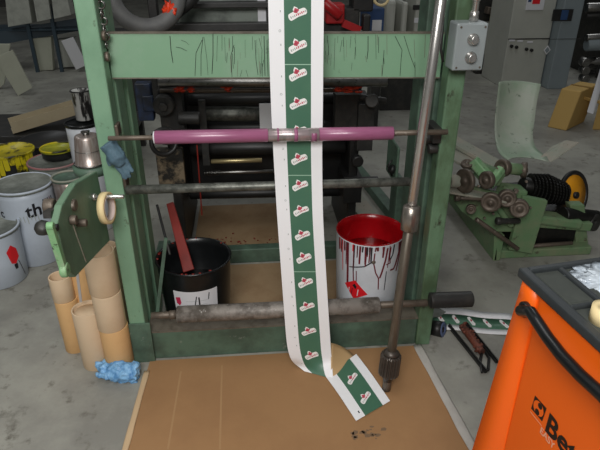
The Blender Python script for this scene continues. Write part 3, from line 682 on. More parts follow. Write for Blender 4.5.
# ---- floor rails to the right behind, motor
for (p0, p1, w, h, lab, key) in [((356, 168), (404, 228), .07, .06, 'dark green floor rail running back between the frame and rear press, right one', 'greend'), ((352, 196), (384, 240), .12, .05, 'dusty floor rail running back beside the rear press, left one', 'dust')]:
    a, b = P(*p0, Z=.03), P(*p1, Z=.03); a.z = b.z = h/2+.001
    mb = MB(); mb.bar(a, b, w, h); o = obj('floor_rail', mb, key, bev=.004); tag(o, lab, 'rail', 'floor rails beside the rear press')
t = thing('small_motor', 'small green motor housing behind the right post below the pink roller shaft', 'motor', P(408, 185, Y=2.5)-Vector((0, 0, .0)))
a, b = P(396, 183, Y=2.45), P(420, 145, Y=2.45)
mb = MB(); mb.box((a.x, 2.42, a.z), (min(b.x, RX0-.004), 2.62, b.z)); obj('motor_body', mb, 'greend', t, bev=.012)
mb = MB(); mb.cyl(P(394, 170, Y=2.45), P(390, 168, Y=2.45), .022); mb.tube([P(392, 160, Y=2.44), P(388, 166, Y=2.44), P(392, 176, Y=2.44)], .005); obj('cable_gland', mb, 'black', t)
mb = MB(); mb.box((a.x+.01, 2.46, 0), (a.x+.05, 2.58, a.z)); obj('bracket', mb, 'greend', t, bev=.004)
# ================================================================== LEFT SIDE BRACKET with tape roll
SBR = t = thing('side_bracket', 'green steel side plate reaching forward from the left post with studs and a round-ended arm', 'bracket', P(90, 240, X=-.55)-Vector((0, 0, .1)))
XB = -.545
pp = [P(*p, X=XB) for p in ((104, 160), (113, 172), (121, 205), (112, 236), (76, 277), (68, 270), (63, 250), (57, 225), (62, 205), (70, 192), (76, 183))]
pp[0].y = min(pp[0].y, 1.87)
for p in pp: p.y = min(p.y, 1.875)
mb = MB(); mb.prism(pp, (-.022, 0, 0)); obj('plate', mb, 'platep', t, bev=.004)
mb = MB(); a, b = P(50, 226, X=XB+.01), P(64, 270, X=XB+.01)
mb.cyl(a-Vector((.008, 0, 0)), a+Vector((.010, 0, 0)), .011); mb.bar(a, b, .018, .018, (1, 0, 0)); mb.cyl(b-Vector((.008, 0, 0)), b+Vector((.012, 0, 0)), .021, seg=28)
o = obj('arm', mb, 'greenl', t, bev=.005); o['label'] = 'bright green arm with a rounded end'
mb = MB(); s0, s1 = P(92, 197, X=XB), P(92, 197, X=XB)+Vector((.20, .0, 0)); s1 = P(124, 196.5, Y=s0.y-.01)
mb.cyl(s0, s1, .007, seg=16); mb.cyl(s0, s0+(s1-s0)*.12, .012, seg=16); obj('stud', mb, 'chrome', t)
sh0, sh1 = P(40, 203, X=-.70), P(80, 203, X=XB)
mb = MB(); mb.cyl(P(73, 205, X=XB)-Vector((.07, 0, 0)), P(73, 205, X=XB)+Vector((.01, 0, 0)), .018); mb.cyl(P(66, 206, X=XB)-Vector((.06, 0, 0)), P(66, 206, X=XB)-Vector((.03, 0, 0)), .024, seg=24); mb.cyl(P(70, 220, X=XB)-Vector((.0, 0, 0)), P(70, 220, X=XB)+Vector((.02, 0, 0)), .014); mb.cyl(P(77, 223, X=XB), P(77, 223, X=XB)+Vector((.03, 0, 0)), .012)
obj('knob', mb, 'rust', t, bev=.002)
kk = P(43, 228, X=XB-.03)
mb = MB(); mb.blob(kk, .022, .05, 2, 3, (1, 1, 1)); mb.cyl(kk, kk+Vector((.04, 0, 0)), .010); mb.bar(P(47, 215, X=XB-.03), P(63, 205, X=XB-.03), .022, .02); o = obj('ball_knob', mb, 'dark', t)
mb = MB(); mb.bar(P(73, 225, X=XB+.001), P(86, 262, X=XB+.001), .003, .003); obj('seam', mb, 'dust', t)
# masking tape roll on the stud
dd = (s1-s0).normalized(); tc_ = s0+(s1-s0)*.40
ta = Vector((1, -.14, .06)).normalized()
t2 = thing('tape_roll', 'cream masking tape roll hanging on the stud of the green side plate', 'tape roll', P(106, 224, Y=tc_.y))
cT = P(107, 208, Y=tc_.y)
mb = MB(); mb.ringtube(cT-ta*.012, ta, .055, .043, .022, 44); obj('tape', mb, 'tape', t2)
mb = MB(); mb.ringtube(cT-ta*.0125, ta, .043, .0405, .023, 44); obj('core', mb, 'tapein', t2)
# metal pot and cup on the bracket
pc = P(91, 163, X=-.60); 
t = thing('tin_cup', 'upturned dented silver tin cup standing on top of the green side plate', 'cup', pc)
w1 = 16.5*1.85/560
mb = MB(); mb.lathe([(w1+.003, 0), (w1+.003, .004), (w1, .006), (w1*.88, .055), (w1*.77, .100), (w1*.72, .106), (w1*.6, .108)], pc, (0, 0, 1), 40); obj('cup_body', mb, 'copper', t)
mb = MB(); mb.torus(pc+Vector((0, 0, .004)), (0, 0, 1), w1+.003, .003, 40, 6); mb.torus(pc+Vector((0, 0, .055)), (0, 0, 1), w1*.87, .0015, 40, 6); obj('bead', mb, 'steel', t)
mb = MB(); mb.cyl(pc+Vector((0, 0, .106)), pc+Vector((.0, 0, .118)), .012); mb.bar(pc+Vector((-.014, 0, .120)), pc+Vector((.014, -.003, .122)), .014, .006); obj('wing_nut', mb, 'steel', t)
mb = MB(); mb.lathe([(w1*.7, -.04), (w1+.01, -.035), (w1+.012, -.006), (w1*.9, -.002)], pc, (0, 0, 1), 32); obj('support_flange', mb, 'greend', SBR)
# ---- gloves
def glove(name, label, c, key, scale, curl, M3, disp=.018):
    mb = MB(); L = lambda x, y, z: c + M3 @ (Vector((x, y, z))*scale)
    mb.tube([L(-.07, 0, 0), L(-.04, .003, .004), L(0, 0, .006), L(.035, .002, 0)], [.036*scale, .034*scale, .04*scale, .028*scale], 14)
    for i, (fy, ln) in enumerate(((-.03, .07), (-.011, .085), (.010, .08), (.03, .065))):
        pts = []; a = curl[i]
        for k in range(6):
            t_ = k/5; pts.append(L(.025+ln*t_*math.cos(a*t_), fy*(1+.4*t_)+.02*math.sin(3*t_+i)*t_, ln*t_*math.sin(a*t_)*.5+.004))
        mb.tube(pts, [.0125*scale, .0125*scale, .0115*scale, .011*scale, .0105*scale, .007*scale], 10)
    mb.tube([L(-.03, -.025, 0), L(0, -.05, .008), L(.02, -.065, .004)], [.014*scale, .0125*scale, .008*scale], 10)
    o = obj(name, mb, key); md = o.modifiers.new('r', 'REMESH'); md.mode = 'VOXEL'; md.voxel_size = .0035*scale; md.use_smooth_shade = True
    tx = bpy.data.textures.new(name, 'CLOUDS'); tx.noise_scale = .022*scale
    d2 = o.modifiers.new('d', 'DISPLACE'); d2.texture = tx; d2.strength = disp*scale; d2.mid_level = .5
    tag(o, label, 'glove'); return o
flat = Matrix.Rotation(math.radians(170), 3, 'Z') @ Matrix.Diagonal((1, 1, .55))
gp = P(119, 380, Z=.0); glove('rubber_glove', 'crumpled light blue rubber glove lying on the floor by the paper cores', Vector((gp.x+.0, gp.y+.02, .026)), 'glove', 1.15, (1.2, .7, 1.4, .9), flat, .026)
gh = P(117, 157, Y=1.845)
hang = Matrix(((.45, .9, 0), (0, 0, -1), (-.9, .42, 0))).to_3x3() @ Matrix.Diagonal((1, .75, .5))
glove('work_glove', 'grey blue work glove hanging from the shaft end at the left post', Vector((gh.x, gh.y, gh.z)), 'gloveg', .8, (.3, .5, .2, .4), hang, .006)
# ================================================================== PAPER CORES
tubes = []
def core(label, px, ytop, ybase_center, r, zb=0.0, key='tube', inside=True, lean=(0, 0)):
    """px, ybase_center: pixel of the base centre; ytop: pixel row of the rim centre"""
    b = P(px, ybase_center, Z=zb); lo_, hi_ = zb+.01, 1.2
    for _ in range(40):
        m_ = (lo_+hi_)/2
        if pix(Vector((b.x, b.y, m_)))[1] > ytop: lo_ = m_
        else: hi_ = m_
    h = lo_-zb; mb = MB(); mb.use(key); mb.keepn = 0
    ax = Vector((lean[0], lean[1], 1)).normalized()
    mb.ringtube(b, ax, r, r-.006, h, 40); o = obj('paper_core', mb, None, bev=.0015)
    tag(o, label, 'cardboard tube', 'paper cores beside the left post'); return b, h
r0 = .056
zs = 0
b3, h3 = core('lowest orange tan paper core of the stack touching the left post', 121, 325, 366, r0, 0, 'tube2')
def stack(b, z, h, r, label, key='tube', dx=0, dy=0):
    mb = MB(); mb.ringtube((b.x+dx, b.y+dy, z+.0005), (0, 0, 1), r, r-.006, h-.001, 40); o = obj('paper_core', mb, key, bev=.0015); tag(o, label, 'cardboard tube', 'paper cores beside the left post'); return o
stack(b3, h3, .165, r0, 'middle paper core of the stack touching the left post', dx=-.003)
stack(b3, h3+.165, .175, r0+.002, 'topmost paper core of the stack touching the left post', dx=-.006, dy=.005)
_, CORE_H = core('front paper core standing alone with open top, left of the stack by the post', 98, 308, 362, .058, 0)
CORE_O = [o for o in COL.objects if o.get('label', '').startswith('front paper core')][0]
b5, h5 = Vector(P(98, 362, Z=0)), .15
mb = MB(); mb.lathe([(.001, 0), (.0515, 0), (.0515, .004), (.001, .004)], b5+Vector((0, 0, CORE_H-.02)), (0, 0, 1), 36, True, (False, False)); obj('end_plug', mb, 'tube', CORE_O)
b4, h4 = core('lower paper core of the leftmost pair beside the floor', 77, 298, 347, .046, 0, 'tube2')
stack(b4, h4, .11, .044, 'upper paper core of the leftmost pair under the green arm end', dx=-.004)
core('tall orange tan paper core behind the front core', 96, 250, 338, .055, 0, 'tube2')
bb_, hb_ = core('tall paper core at the back, closest behind the post stack', 120, 246, 330, .050, 0)
mb = MB(); a = Vector((bb_.x, bb_.y, hb_-.05)); mb.prism([a+Vector((-.03, -.03, 0)), a+Vector((.01, -.035, 0)), a+Vector((.0, -.03, .11)), a+Vector((-.03, -.025, .09))], (0, .004, 0)); o = obj('grey_wrapper', mb, 'greyb'); tag(o, 'crumpled grey wrapper stuck in the back paper core', 'wrapper')
mb = MB(); a, b = P(76, 276, X=-.60), P(80, 297, X=-.6); mb.bar(P(77, 272, Y=1.75), P(81, 302, Y=1.9), .01, .003, (0, 1, 0)); o = obj('white_strip', mb, 'label'); tag(o, 'narrow white strip poking up between the paper cores', 'strip')
# ================================================================== LEFT DRUMS
def drum(label, px, pyrim, w_px, zrim, body, lid, zb=0, taper=.93, lidh=.012, rimkey=None, name='ink_drum', lidname='lid'):
    c = P(px, pyrim, Z=zrim); dep = (c-CAM).dot(F); r = w_px/2*dep/FPX
    t = thing(name, label, 'drum', Vector((c.x, c.y, zb)), 'drums and pails left of the frame'); print('DRUM', label[:30], tuple(round(v, 2) for v in c), round(r, 3)); h = zrim-zb; o0 = Vector((c.x, c.y, zb))
    mb = MB(); mb.use(body); mb.keepn = 1
    mb.lathe([(r*taper-.006, 0), (r*taper, .006), (r*(taper+(.985-taper)*.5), h*.5), (r*(taper+(.985-taper)*.9), h*.9), (r*.985, h-.012)], o0, (0, 0, 1), 44, True, (True, True))
    return t, mb, o0, r, h, lid, lidh, rimkey
def finish(dr, lidkey, rimkey, sunk=.010):
    t, mb, o0, r, h = dr[:5]; obj('drum_body', mb, None, t)
    mb = MB(); mb.lathe([(r*.97, h-.016), (r*1.02, h-.014), (r*1.02, h), (r*.95, h+.001), (r*.93, h-sunk), (0.001, h-sunk)], o0, (0, 0, 1), 44, True, (False, False)); mb.use(rimkey or lidkey)
    obj('lid', mb, lidkey, t)
    if rimkey: mb = MB(); mb.torus(o0+Vector((0, 0, h-.002)), (0, 0, 1), r*.99, .006, 48, 8); obj('rim', mb, rimkey, t)
    return t
# big white drum with letters
dr = drum('large white drum with black letters th on its side, nearest the green side plate', 22, 183, 56, .44, 'white', 'lidgrey', taper=.9)
t, mb, o0, r, h = dr[:5]
rr2 = lambda z: r*(.9+.085*z/(h-.012))
fwd = wrapf(o0, rr2, .002)
angc = math.atan2(-( -o0.x), o0.y)   # direction toward the camera
az = math.atan2(-o0.x, o0.y)
put_text(mb, 'inkk', 'th', .10, lambda x, y: fwd(az-.12+x/r*1.0, .30+y+x*.05), .002)
put_text(mb, 'inkk', 'c', .07, lambda x, y: fwd(az-1.15+x/r, .30+y), .001)
strip(mb, 'inkk', [(-1.0*r, .26), (-.80*r, .08)], .007, lambda x, z: fwd(az+x/r, z))
for k in range(6): strip(mb, 'wtick', [((-.35+k*.12)*r, .31), ((-.33+k*.12)*r, .285-.01*(k % 3))], .004, lambda x, z: fwd(az+x/r, z))
for k in range(5): strip(mb, 'redd' if k % 2 else 'inkk', [((.55+k*.1)*r, .38), ((.56+k*.1)*r, .30-.02*(k % 3))], .006, lambda x, z: fwd(az+x/r, z))
finish(dr, 'lidgrey', 'white')
# white drum bottom left with red spots
dr = drum('white drum with a red splash, cut off at the left picture edge', -13, 227, 58, .30, 'white', 'lidgrey', taper=.9)
t, mb, o0, r, h = dr[:5]; az = math.atan2(-o0.x, o0.y); fwd2 = wrapf(o0, lambda z: r*(.9+.085*z/(h-.012)), .003)
patch(mb, 'redl', [(.35, .20), (.55, .23), (.75, .20), (.8, .15), (.62, .12), (.45, .13)], lambda a, z: fwd2(az+a, z))
strip(mb, 'inkk', [(.6*r, .12), (.62*r, .09)], .02, lambda x, z: fwd2(az+x/r, z)); strip(mb, 'inkk', [(.75*r, .13), (.95*r, .03)], .004, lambda x, z: fwd2(az+x/r, z))
finish(dr, 'lidgrey', 'white')
# copper pail beside
dr = drum('small copper coloured pail between the lettered drum and the green side plate', 67, 176, 30, .46, 'copper', 'greend', taper=.92); finish(dr, 'greend', 'dust')
# pink rimmed lid drum behind
dr = drum('drum with a pink stained rim behind the lettered drum', 54, 160, 50, .44, 'lidgrey', 'lidgrey', taper=.93); finish(dr, 'lidgrey', 'pinklid', .006)
dr = drum('black pail with a yellow ink covered lid at the left picture edge', 9, 150, 46, .45, 'black', 'yellow', taper=.9)
t, mb, o0, r, h = dr[:5]; az = math.atan2(-o0.x, o0.y); f4 = wrapf(o0, lambda z: r*1.02, .003)
for k in range(9): strip(mb, 'yellow', [((-.9+k*.22)*r, h-.012), ((-.88+k*.22)*r, h-.05-.03*(k*7 % 4))], .028, lambda x, z: f4(az+x/r, z))
finish(dr, 'yellow', 'yellow', .004)
dr = drum('low pail with a yellow green ink lid behind the pink rimmed drum', 57, 147, 32, .50, 'black', 'ylgreen', zb=.442, taper=.95); finish(dr, 'ylgreen', 'yellow', .006)
dr = drum('wide black lidded drum behind the yellow green lid', 46, 139, 52, .33, 'black', 'black', taper=.95); finish(dr, 'black', 'dark', .006)
dr = drum('black lidded pail behind the upturned tin cup', 82, 122, 33, .66, 'whitep', 'blackp', taper=.9); finish(dr, 'blackp', 'blackp', .008)
# splashed white bucket standing on the black lid
c_ = P(85, 119, Z=.662)
t = thing('splashed_can', 'tall white can splashed with black ink beside the left post', 'can', c_)
mb = MB(); h_ = .16; mb.lathe([(.045, 0), (.047, .003), (.049, h_), (.052, h_+.002), (.052, h_+.006), (.047, h_+.006), (.045, h_-.02), (.044, .01), (.001, .01)], c_, (0, 0, 1), 32, True, (True, False)); obj('can_body', mb, 'splash', t)
mb = MB(); mb.torus(c_+Vector((0, 0, h_+.004)), (0, 0, 1), .051, .004, 36, 8); obj('rim', mb, 'black', t)
# ---- background left: folded tan channel, panels on a rack
a, b = P(10, 134, Z=.0), P(74, 114, Z=.0)
a, b = P(12, 131, Y=4.2), P(76, 112, Y=4.4)
mb = MB(); d = (b-a).normalized(); up = Vector((0, 0, 1)); sd = d.cross(up).normalized()
mb.bar(a, b, .14, .006); mb.bar(a+up*.04-sd*-.07, b+up*.04+sd*.07, .006, .08); mb.bar(a+up*.04-sd*.07, b+up*.04-sd*.07, .006, .08)
o = obj('carton_channel', mb, 'beige'); tag(o, 'long tan folded carton channel lying across the dark bench behind the drums', 'carton')
za = min(a.z, b.z)-.01
mb = MB(); mb.box((-2.3, 4.1, za-.05), (-.9, 4.7, za)); 
tb = thing('dark_bench', 'low dark bench behind the drums on the left', 'bench', (-1.6, 4.35, 0)); obj('bench_top', mb, 'dark', tb, bev=.005)
for x in (-2.25, -.97):
    for y in (4.12, 4.62): mb = MB(); mb.box((x, y, 0), (x+.06, y+.06, za-.05)); obj('leg', mb, 'dark', tb)
rk = thing('storage_rack', 'blue grey steel storage rack in the dim upper left background', 'rack', (-3.0, 7.8, 0))
YR = 7.6
def quad(name, key, pts, Y, th_, label, cat, group=None, dY=0):
    pp = [P(*p, Y=Y) for p in pts]; 
    mb = MB(); mb.prism(pp, (0, th_, 0)); o = obj(name, mb, key, bev=.004); tag(o, label, cat, group); return o
a, b = P(-10, 44, Y=YR), P(80, 22, Y=YR); a = P(-12, 40, Y=YR); b = P(92, 22, Y=YR+.4)
zr_ = P(40, 33, Y=YR).z
mb = MB(); mb.bar(a, b, .05, .15); obj('shelf_rail', mb, 'rail', rk)
for px in (-4, 31, 56, 92):
    p = P(px, 40, Y=YR+.05); mb = MB(); mb.box((p.x-.02, YR+.03, 0), (p.x+.02, YR+.07, 2.1)); obj('upright', mb, 'rail', rk)
mb = MB(); mb.box((a.x, YR+.5, .75), (b.x, YR+.52, 2.2)); obj('back_panel', mb, 'cab' if 0 else 'dark', rk)
mb = MB(); mb.box((a.x, YR+.05, zr_+.02), (b.x, YR+.5, zr_+.04)); obj('shelf', mb, 'rail', rk)
quad('grey_sack', 'panelg', [(8, 27), (32, 23), (26, -14), (4, -12)], YR-.02, .2, 'leftmost of three grey sacks on the upper rack shelf', 'sack', 'sacks on the rack shelf')
quad('grey_sack', 'panelg', [(37, 22), (51, 19), (46, -16), (31, -14)], YR-.02, .2, 'middle one of three grey sacks on the upper rack shelf', 'sack', 'sacks on the rack shelf')
quad('grey_sack', 'panelg', [(54, 19), (71, 15), (64, -16), (50, -14)], YR-.02, .2, 'rightmost of three grey sacks on the upper rack shelf', 'sack', 'sacks on the rack shelf')
quad('pale_panel', 'panel', [(35, 71), (53, 70), (51, 37), (29, 39)], 7.72, .10, 'upright pale panel in the middle below the rack rail', 'panel')
quad('leaning_board', 'panel', [(18, 96), (32, 88), (12, 50), (-6, 58)], 6.45, .03, 'pale board leaning at the left picture edge', 'board')
quad('leaning_board', 'panel', [(-8, 96), (4, 84), (10, 44), (-8, 44)], 6.75, .03, 'pale board standing behind the leaning one at the left picture edge', 'board')
quad('white_board', 'bag', [(76, 70), (87, 65), (73, 37), (61, 41)], 7.60, .02, 'small bright white board leaning beside the left post', 'board')
quad('grey_canister', 'panelg', [(58, 68), (80, 66), (74, 38), (56, 40)], YR+.2, .15, 'dark grey canister behind the bright white board', 'canister')
# ================================================================== RIGHT: control box
a, b = P(452, 70, Y=1.83), P(487, 23, Y=1.83)
tb = thing('control_box', 'grey metal switch box with two round buttons fixed on the right post', 'switch box', Vector(((a.x+b.x)/2, 1.85, a.z)))
bx0, bx1, bz0, bz1 = P(455, 45, Y=1.80).x, P(486, 45, Y=1.80).x, P(470, 71, Y=1.80).z, P(470, 23, Y=1.80).z
mb = MB(); mb.box((bx0, 1.80, bz0), (bx1, YF-.002, bz1)); obj('box_body', mb, 'greyb', tb, bev=.006)
mb = MB(); mb.box((bx0+.004, 1.796, bz0+.004), (bx1-.004, 1.80, bz1-.004)); obj('front_cover', mb, 'greyb', tb, bev=.002)
for py in (39.5, 57.5):
    q = P(473 if py < 50 else 470.5, py, Y=1.795)
    mb = MB(); mb.lathe([(.019, 0), (.019, .006), (.015, .008), (.014, .02), (.011, .024)], Vector((q.x, 1.797, q.z)), (0, -1, 0), 28); obj('push_button', mb, 'chrome', tb)
mb = MB()
for x in (bx0+.012, bx1-.012):
    for z in (bz0+.012, bz1-.012): mb.cyl((x, 1.797, z), (x, 1.794, z), .0035, seg=12)
obj('screw', mb, 'rust', tb)
mb = MB(); q = P(475, 10, Y=1.84); mb.cyl((q.x, 1.84, bz1), (q.x+.0, 1.84, 1.75), .011, seg=16); mb.cyl((q.x, 1.84, bz1), (q.x, 1.84, bz1+.03), .015, seg=16); mb.cyl((q.x, 1.84, bz1+.06), (q.x, 1.84, bz1+.10), .014, seg=16); obj('conduit', mb, 'chrome', tb)
# cable clips / fittings on right post top
mb = MB(); mb.tube([P(438, -5, Y=1.9)+Vector((.02, 0, 0)), P(443, 20, Y=1.87), P(441, 50, Y=1.87), P(443, 62, Y=1.87)], .005, 8); o = obj('cable', mb, 'dark', fr)
# ================================================================== RIGHT: geared unit
gu = thing('geared_unit', 'low green gear machine with knobs and black gears on the floor right of the frame', 'gear machine', (1.5, 2.9, 0))
mb = MB(); mb.box((1.29, 2.56, 0), (1.86, 3.35, .05)); mb.box((1.29, 2.54, .0), (1.33, 3.5, .16)); obj('base', mb, 'greenm', gu, bev=.006)
YP = 2.56
pl_ = [P(*p, Y=YP) for p in ((441, 186), (470, 186), (512, 197), (548, 202), (532, 252), (510, 249), (494, 240), (462, 214))]
mb = MB(); mb.prism(pl_[:4]+[P(540, 226, Y=YP), P(512, 232, Y=YP), P(490, 232, Y=YP), P(462, 212, Y=YP)], (0, .03, 0)); obj('front_plate', mb, 'greenm', gu, bev=.004)
mb = MB(); mb.prism([P(523, 196, Y=YP-.03), P(548, 201, Y=YP-.03), P(532, 254, Y=YP-.03), P(509, 250, Y=YP-.03)], (0, .03, 0)); obj('foot_plate', mb, 'greenm', gu, bev=.004)
# left inclined plate going back
pb = [Vector((1.29, 2.54, .0)), Vector((1.29, 3.45, .0)), Vector((1.25, 3.5, .2)), Vector((1.27, 2.54, .16))]
mb = MB(); mb.prism(pb, (.02, 0, 0)); obj('side_panel', mb, 'greenm', gu, bev=.003)
mb = MB(); mb.bar(P(440, 188, Y=2.5), P(508, 200, Y=2.5), .09, .012); obj('support_arm', mb, 'dust', gu, bev=.003)
mb = MB(); mb.bar(P(452, 140, Y=2.9), P(497, 165, Y=2.75), .12, .02); mb.bar(P(445, 150, Y=2.8), P(480, 168, Y=2.7), .16, .015); obj('rear_arm', mb, 'dust', gu, bev=.003)
mb = MB(); mb.cyl(P(476, 219, Y=2.5), P(518, 249, Y=2.5), .012, seg=14); obj('tie_rod', mb, 'rust', gu)
mb = MB(); mb.cyl(P(450, 181, Y=2.52), P(462, 181, Y=2.52), .034, seg=26); obj('hub', mb, 'dust', gu)
mb = MB(); mb.cyl(P(441, 181, Y=2.52), P(450, 181, Y=2.52), .014, seg=18); obj('shaft_end', mb, 'rust', gu)
def disc(px, py, rp_, Y, ax, th_, key='rust', nm='knob'):
    c = P(px, py, Y=Y); dep = (c-CAM).dot(F); r = rp_*dep/FPX; ax = Vector(ax).normalized(); mb = MB()
    mb.lathe([(r*.93, -th_/2), (r, -th_/3), (r, th_/3), (r*.93, th_/2), (r*.7, th_/2+.001), (r*.66, th_/2-.002), (r*.3, th_/2-.002), (r*.28, th_/2+.005), (.001, th_/2+.005)], c, ax, 30, True, (True, False)); return obj(nm, mb, key, gu)
sideax = (-.9, -.4, .1); fax = (-.35, -1, .25)
disc(465, 181, 12.5, 2.48, sideax, .022)
disc(487, 180, 9, 2.5, sideax, .03)
disc(491, 202, 10, 2.44, (-.5, -.9, .1), .03)
disc(507, 198, 9, 2.48, fax, .05)
disc(519, 208, 9.5, 2.45, fax, .05)
disc(467, 164, 6, 2.6, (-.2, -.3, .9), .02)
disc(471, 209, 5, 2.48, fax, .03)
disc(524, 170, 8, 2.7, (.9, -.5, .1), .03); disc(503, 168, 9, 2.66, sideax, .035)
mb = MB(); mb.cyl(P(506, 168, Y=2.68), P(523, 170, Y=2.7), .032, seg=24); obj('drum', mb, 'greenm', gu)
mb = MB(); mb.cyl(P(457, 198, Y=2.46), P(488, 199, Y=2.46), .010, seg=14); mb.cyl(P(455, 198, Y=2.46), P(460, 198, Y=2.46), .016, seg=14); obj('handle_rod', mb, 'rust', gu)
mb = MB(); mb.cyl(P(498, 221, Y=2.46), P(519, 221, Y=2.5), .015, seg=14); mb.cyl(P(496, 221, Y=2.46), P(501, 221, Y=2.46), .020, seg=14); obj('handle_rod', mb, 'dark', gu)
mb = MB(); mb.bar(P(473, 160, Y=2.6), P(487, 176, Y=2.55), .05, .05); mb.bar(P(489, 186, Y=2.52), P(502, 168, Y=2.56), .035, .045); obj('jaw', mb, 'greenl', gu, bev=.008)
mb = MB(); mb.bar(P(500, 190, Y=2.6), P(523, 193, Y=2.6), .1, .06); mb.bar(P(478, 170, Y=2.62), P(500, 178, Y=2.62), .08, .08); mb.bar(P(525, 215, Y=2.6), P(578, 222, Y=2.6), .1, .05); mb.bar(P(497, 206, Y=2.56), P(512, 226, Y=2.54), .04, .03); obj('casting', mb, 'greenm', gu, bev=.012)
mb = MB()
for k in range(16):
    px = 478+random.random()*60; py = 168+random.random()*50; q = P(px, py, Y=2.5+random.random()*.05); mb = MB(); mb.cyl(q, q+Vector((-.006, -.02, .006)), random.uniform(.004, .009), seg=10); obj('bolt', mb, 'rust', gu)
# black finned gears
ga, gb = P(530, 185, Y=2.72), P(563, 193, Y=2.72); nfin = 11
for k in range(nfin):
    c0 = ga.lerp(gb, k/(nfin-1)); r = .085-.004*abs(k-5)
    mb = MB(); n_ = 28; rg = []
    for h_, kk_ in ((0, 1), (.008, 1)):
        rg.append([c0+Vector((h_, (r if i % 2 else r*.93)*math.cos(2*PI*i/(n_*2)), (r if i % 2 else r*.93)*math.sin(2*PI*i/(n_*2))))*1 for i in range(n_*2)])
    mb.rings(rg, smooth=False); obj('gear', mb, 'fins', gu)
mb = MB(); mb.cyl(ga-Vector((.05, 0, 0)), gb+Vector((.02, 0, 0)), .05, seg=24); mb.cyl(P(562, 215, Y=2.6), P(596, 218, Y=2.7), .045, seg=20); mb.box((1.40, 2.62, .04), (1.78, 3.1, .22)); obj('gear_shaft', mb, 'fins', gu)
# yellow hand wheel with black rim
wc = P(573, 195, Y=2.84); wax = Vector((.55, -1, .35)).normalized()
mb = MB(); mb.lathe([(.001, -.006), (.118, -.006), (.118, .006), (.03, .012), (.001, .012)], wc, wax, 40, True, (False, False)); o = obj('yellow_disc', mb, 'wheel', gu); o['label'] = 'yellow wheel disc'
mb = MB(); mb.torus(wc, wax, .132, .013, 48, 10); mb.cyl(wc-wax*.03, wc+wax*.03, .02); obj('wheel_rim', mb, 'black', gu)
mb = MB(); mb.prism([P(570, 205, Y=2.62), P(585, 205, Y=2.62), P(589, 250, Y=2.62), P(578, 254, Y=2.62)], (0, .06, 0)); mb.bar(P(535, 222, Y=2.6), P(590, 226, Y=2.6), .04, .05); obj('rear_leg', mb, 'greenm', gu, bev=.006)
disc(592, 222, 9, 2.66, (.6, -1, .2), .05, 'dark', 'sprocket')
mb = MB(); mb.cyl(P(532, 246, Y=2.58), P(572, 243, Y=2.6), .012, seg=12); obj('tie_rod', mb, 'rust', gu)
# curved sheet chute behind
rowsS = [((499, 82), (541, 84), 3.25), ((497, 100), (537, 102), 3.22), ((495, 118), (535, 118), 3.18), ((495, 135), (533, 135), 3.12), ((497, 148), (536, 148), 3.02), ((501, 155), (546, 156), 2.92), ((508, 160), (549, 162), 2.84)]
def shf(u, v):
    x = v*(len(rowsS)-1); i = min(int(x), len(rowsS)-2); t_ = x-i
    g_ = lambda k, j: P(*rowsS[max(0, min(len(rowsS)-1, k))][j], Y=rowsS[max(0, min(len(rowsS)-1, k))][2])
    l = cr(g_(i-1, 0), g_(i, 0), g_(i+1, 0), g_(i+2, 0), t_); r = cr(g_(i-1, 1), g_(i, 1), g_(i+1, 1), g_(i+2, 1), t_)
    return l.lerp(r, u)+Vector((0, .06*(1-(2*u-1)**2), 0))
tch = thing('curved_guard', 'pale green curved sheet metal guard rising behind the gear machine', 'guard', P(515, 160, Y=2.9)); 
mb = MB(); mb.grid(shf, 10, 24); obj('curved_sheet', mb, 'roof', tch, solid=.004)
mb = MB(); fl = [P(540, 158, Y=2.90), P(552, 162, Y=2.86), P(579, 143, Y=2.95), P(566, 141, Y=3.05), P(552, 147, Y=3.02)]
mb.prism(fl, (0, .002, .004)); obj('bent_lip', mb, 'dust', tch)
# ================================================================== BACKGROUND RIGHT
def cabinet(px0, px1, pyb, Y0, key, zt=2.4, dep=.7):
    a = P(px0, pyb, Y=Y0); b = P(px1, pyb, Y=Y0); return a.x, b.x
Yc = 6.35; pa_ = P(501, 82, Y=Yc); pb_ = P(541, 82, Y=Yc); pc2 = P(570, 92, Y=Yc-.1)
t = thing('control_cabinet', 'tall light grey electrical control cabinet with a red and white screen in the background', 'cabinet', ((pa_.x+pb_.x)/2, Yc+.35, 0))
mb = MB(); mb.box((pa_.x, Yc, 0), (pb_.x, Yc+.6, 2.3)); obj('cabinet_body', mb, 'cab', t, bev=.01)
zs_ = P(520, 39, Y=Yc).z
mb = MB(); mb.box((pa_.x, Yc-.004, zs_-.006), (pb_.x, Yc, zs_+.006)); obj('seam', mb, 'dark', t)
def fpanel(name, key, x0, x1, y0, y1, Y, par, dep=.02):
    a, b = P(x0, y1, Y=Y), P(x1, y0, Y=Y); mb = MB(); mb.box((a.x, Y-dep, a.z), (b.x, Y, b.z)); return obj(name, mb, key, par, bev=.003)
fpanel('screen', 'label', 525, 545, -4, 10, Yc, t); fpanel('screen_picture', 'redl', 532, 541, -4, 4, Yc-.02, t, .004); fpanel('screen_picture', 'blue', 528, 532, -2, 2, Yc-.02, t, .004)
for px, py in ((511, 46), (516, 47), (526, 49), (531, 50)):
    q = P(px, py, Y=Yc); mb = MB(); mb.cyl(q, q-Vector((0, .03, 0)), .018, seg=14); obj('button', mb, 'black', t)
for px, py in ((512, 40.5), (520, 41), (530, 42)): fpanel('name_strip', 'label', px-3, px+3, py-1, py+1, Yc, t, .006)
t = thing('blue_grey_cabinet', 'tall blue grey machine cabinet with a dark window right of the light grey cabinet', 'cabinet', (pb_.x+.3, Yc+.2, 0))
xr2 = P(572, 60, Y=Yc-.15).x
mb = MB(); mb.box((pb_.x+.01, Yc-.15, 0), (xr2, Yc+.6, 2.3)); obj('cabinet_body', mb, 'cabd', t, bev=.01)
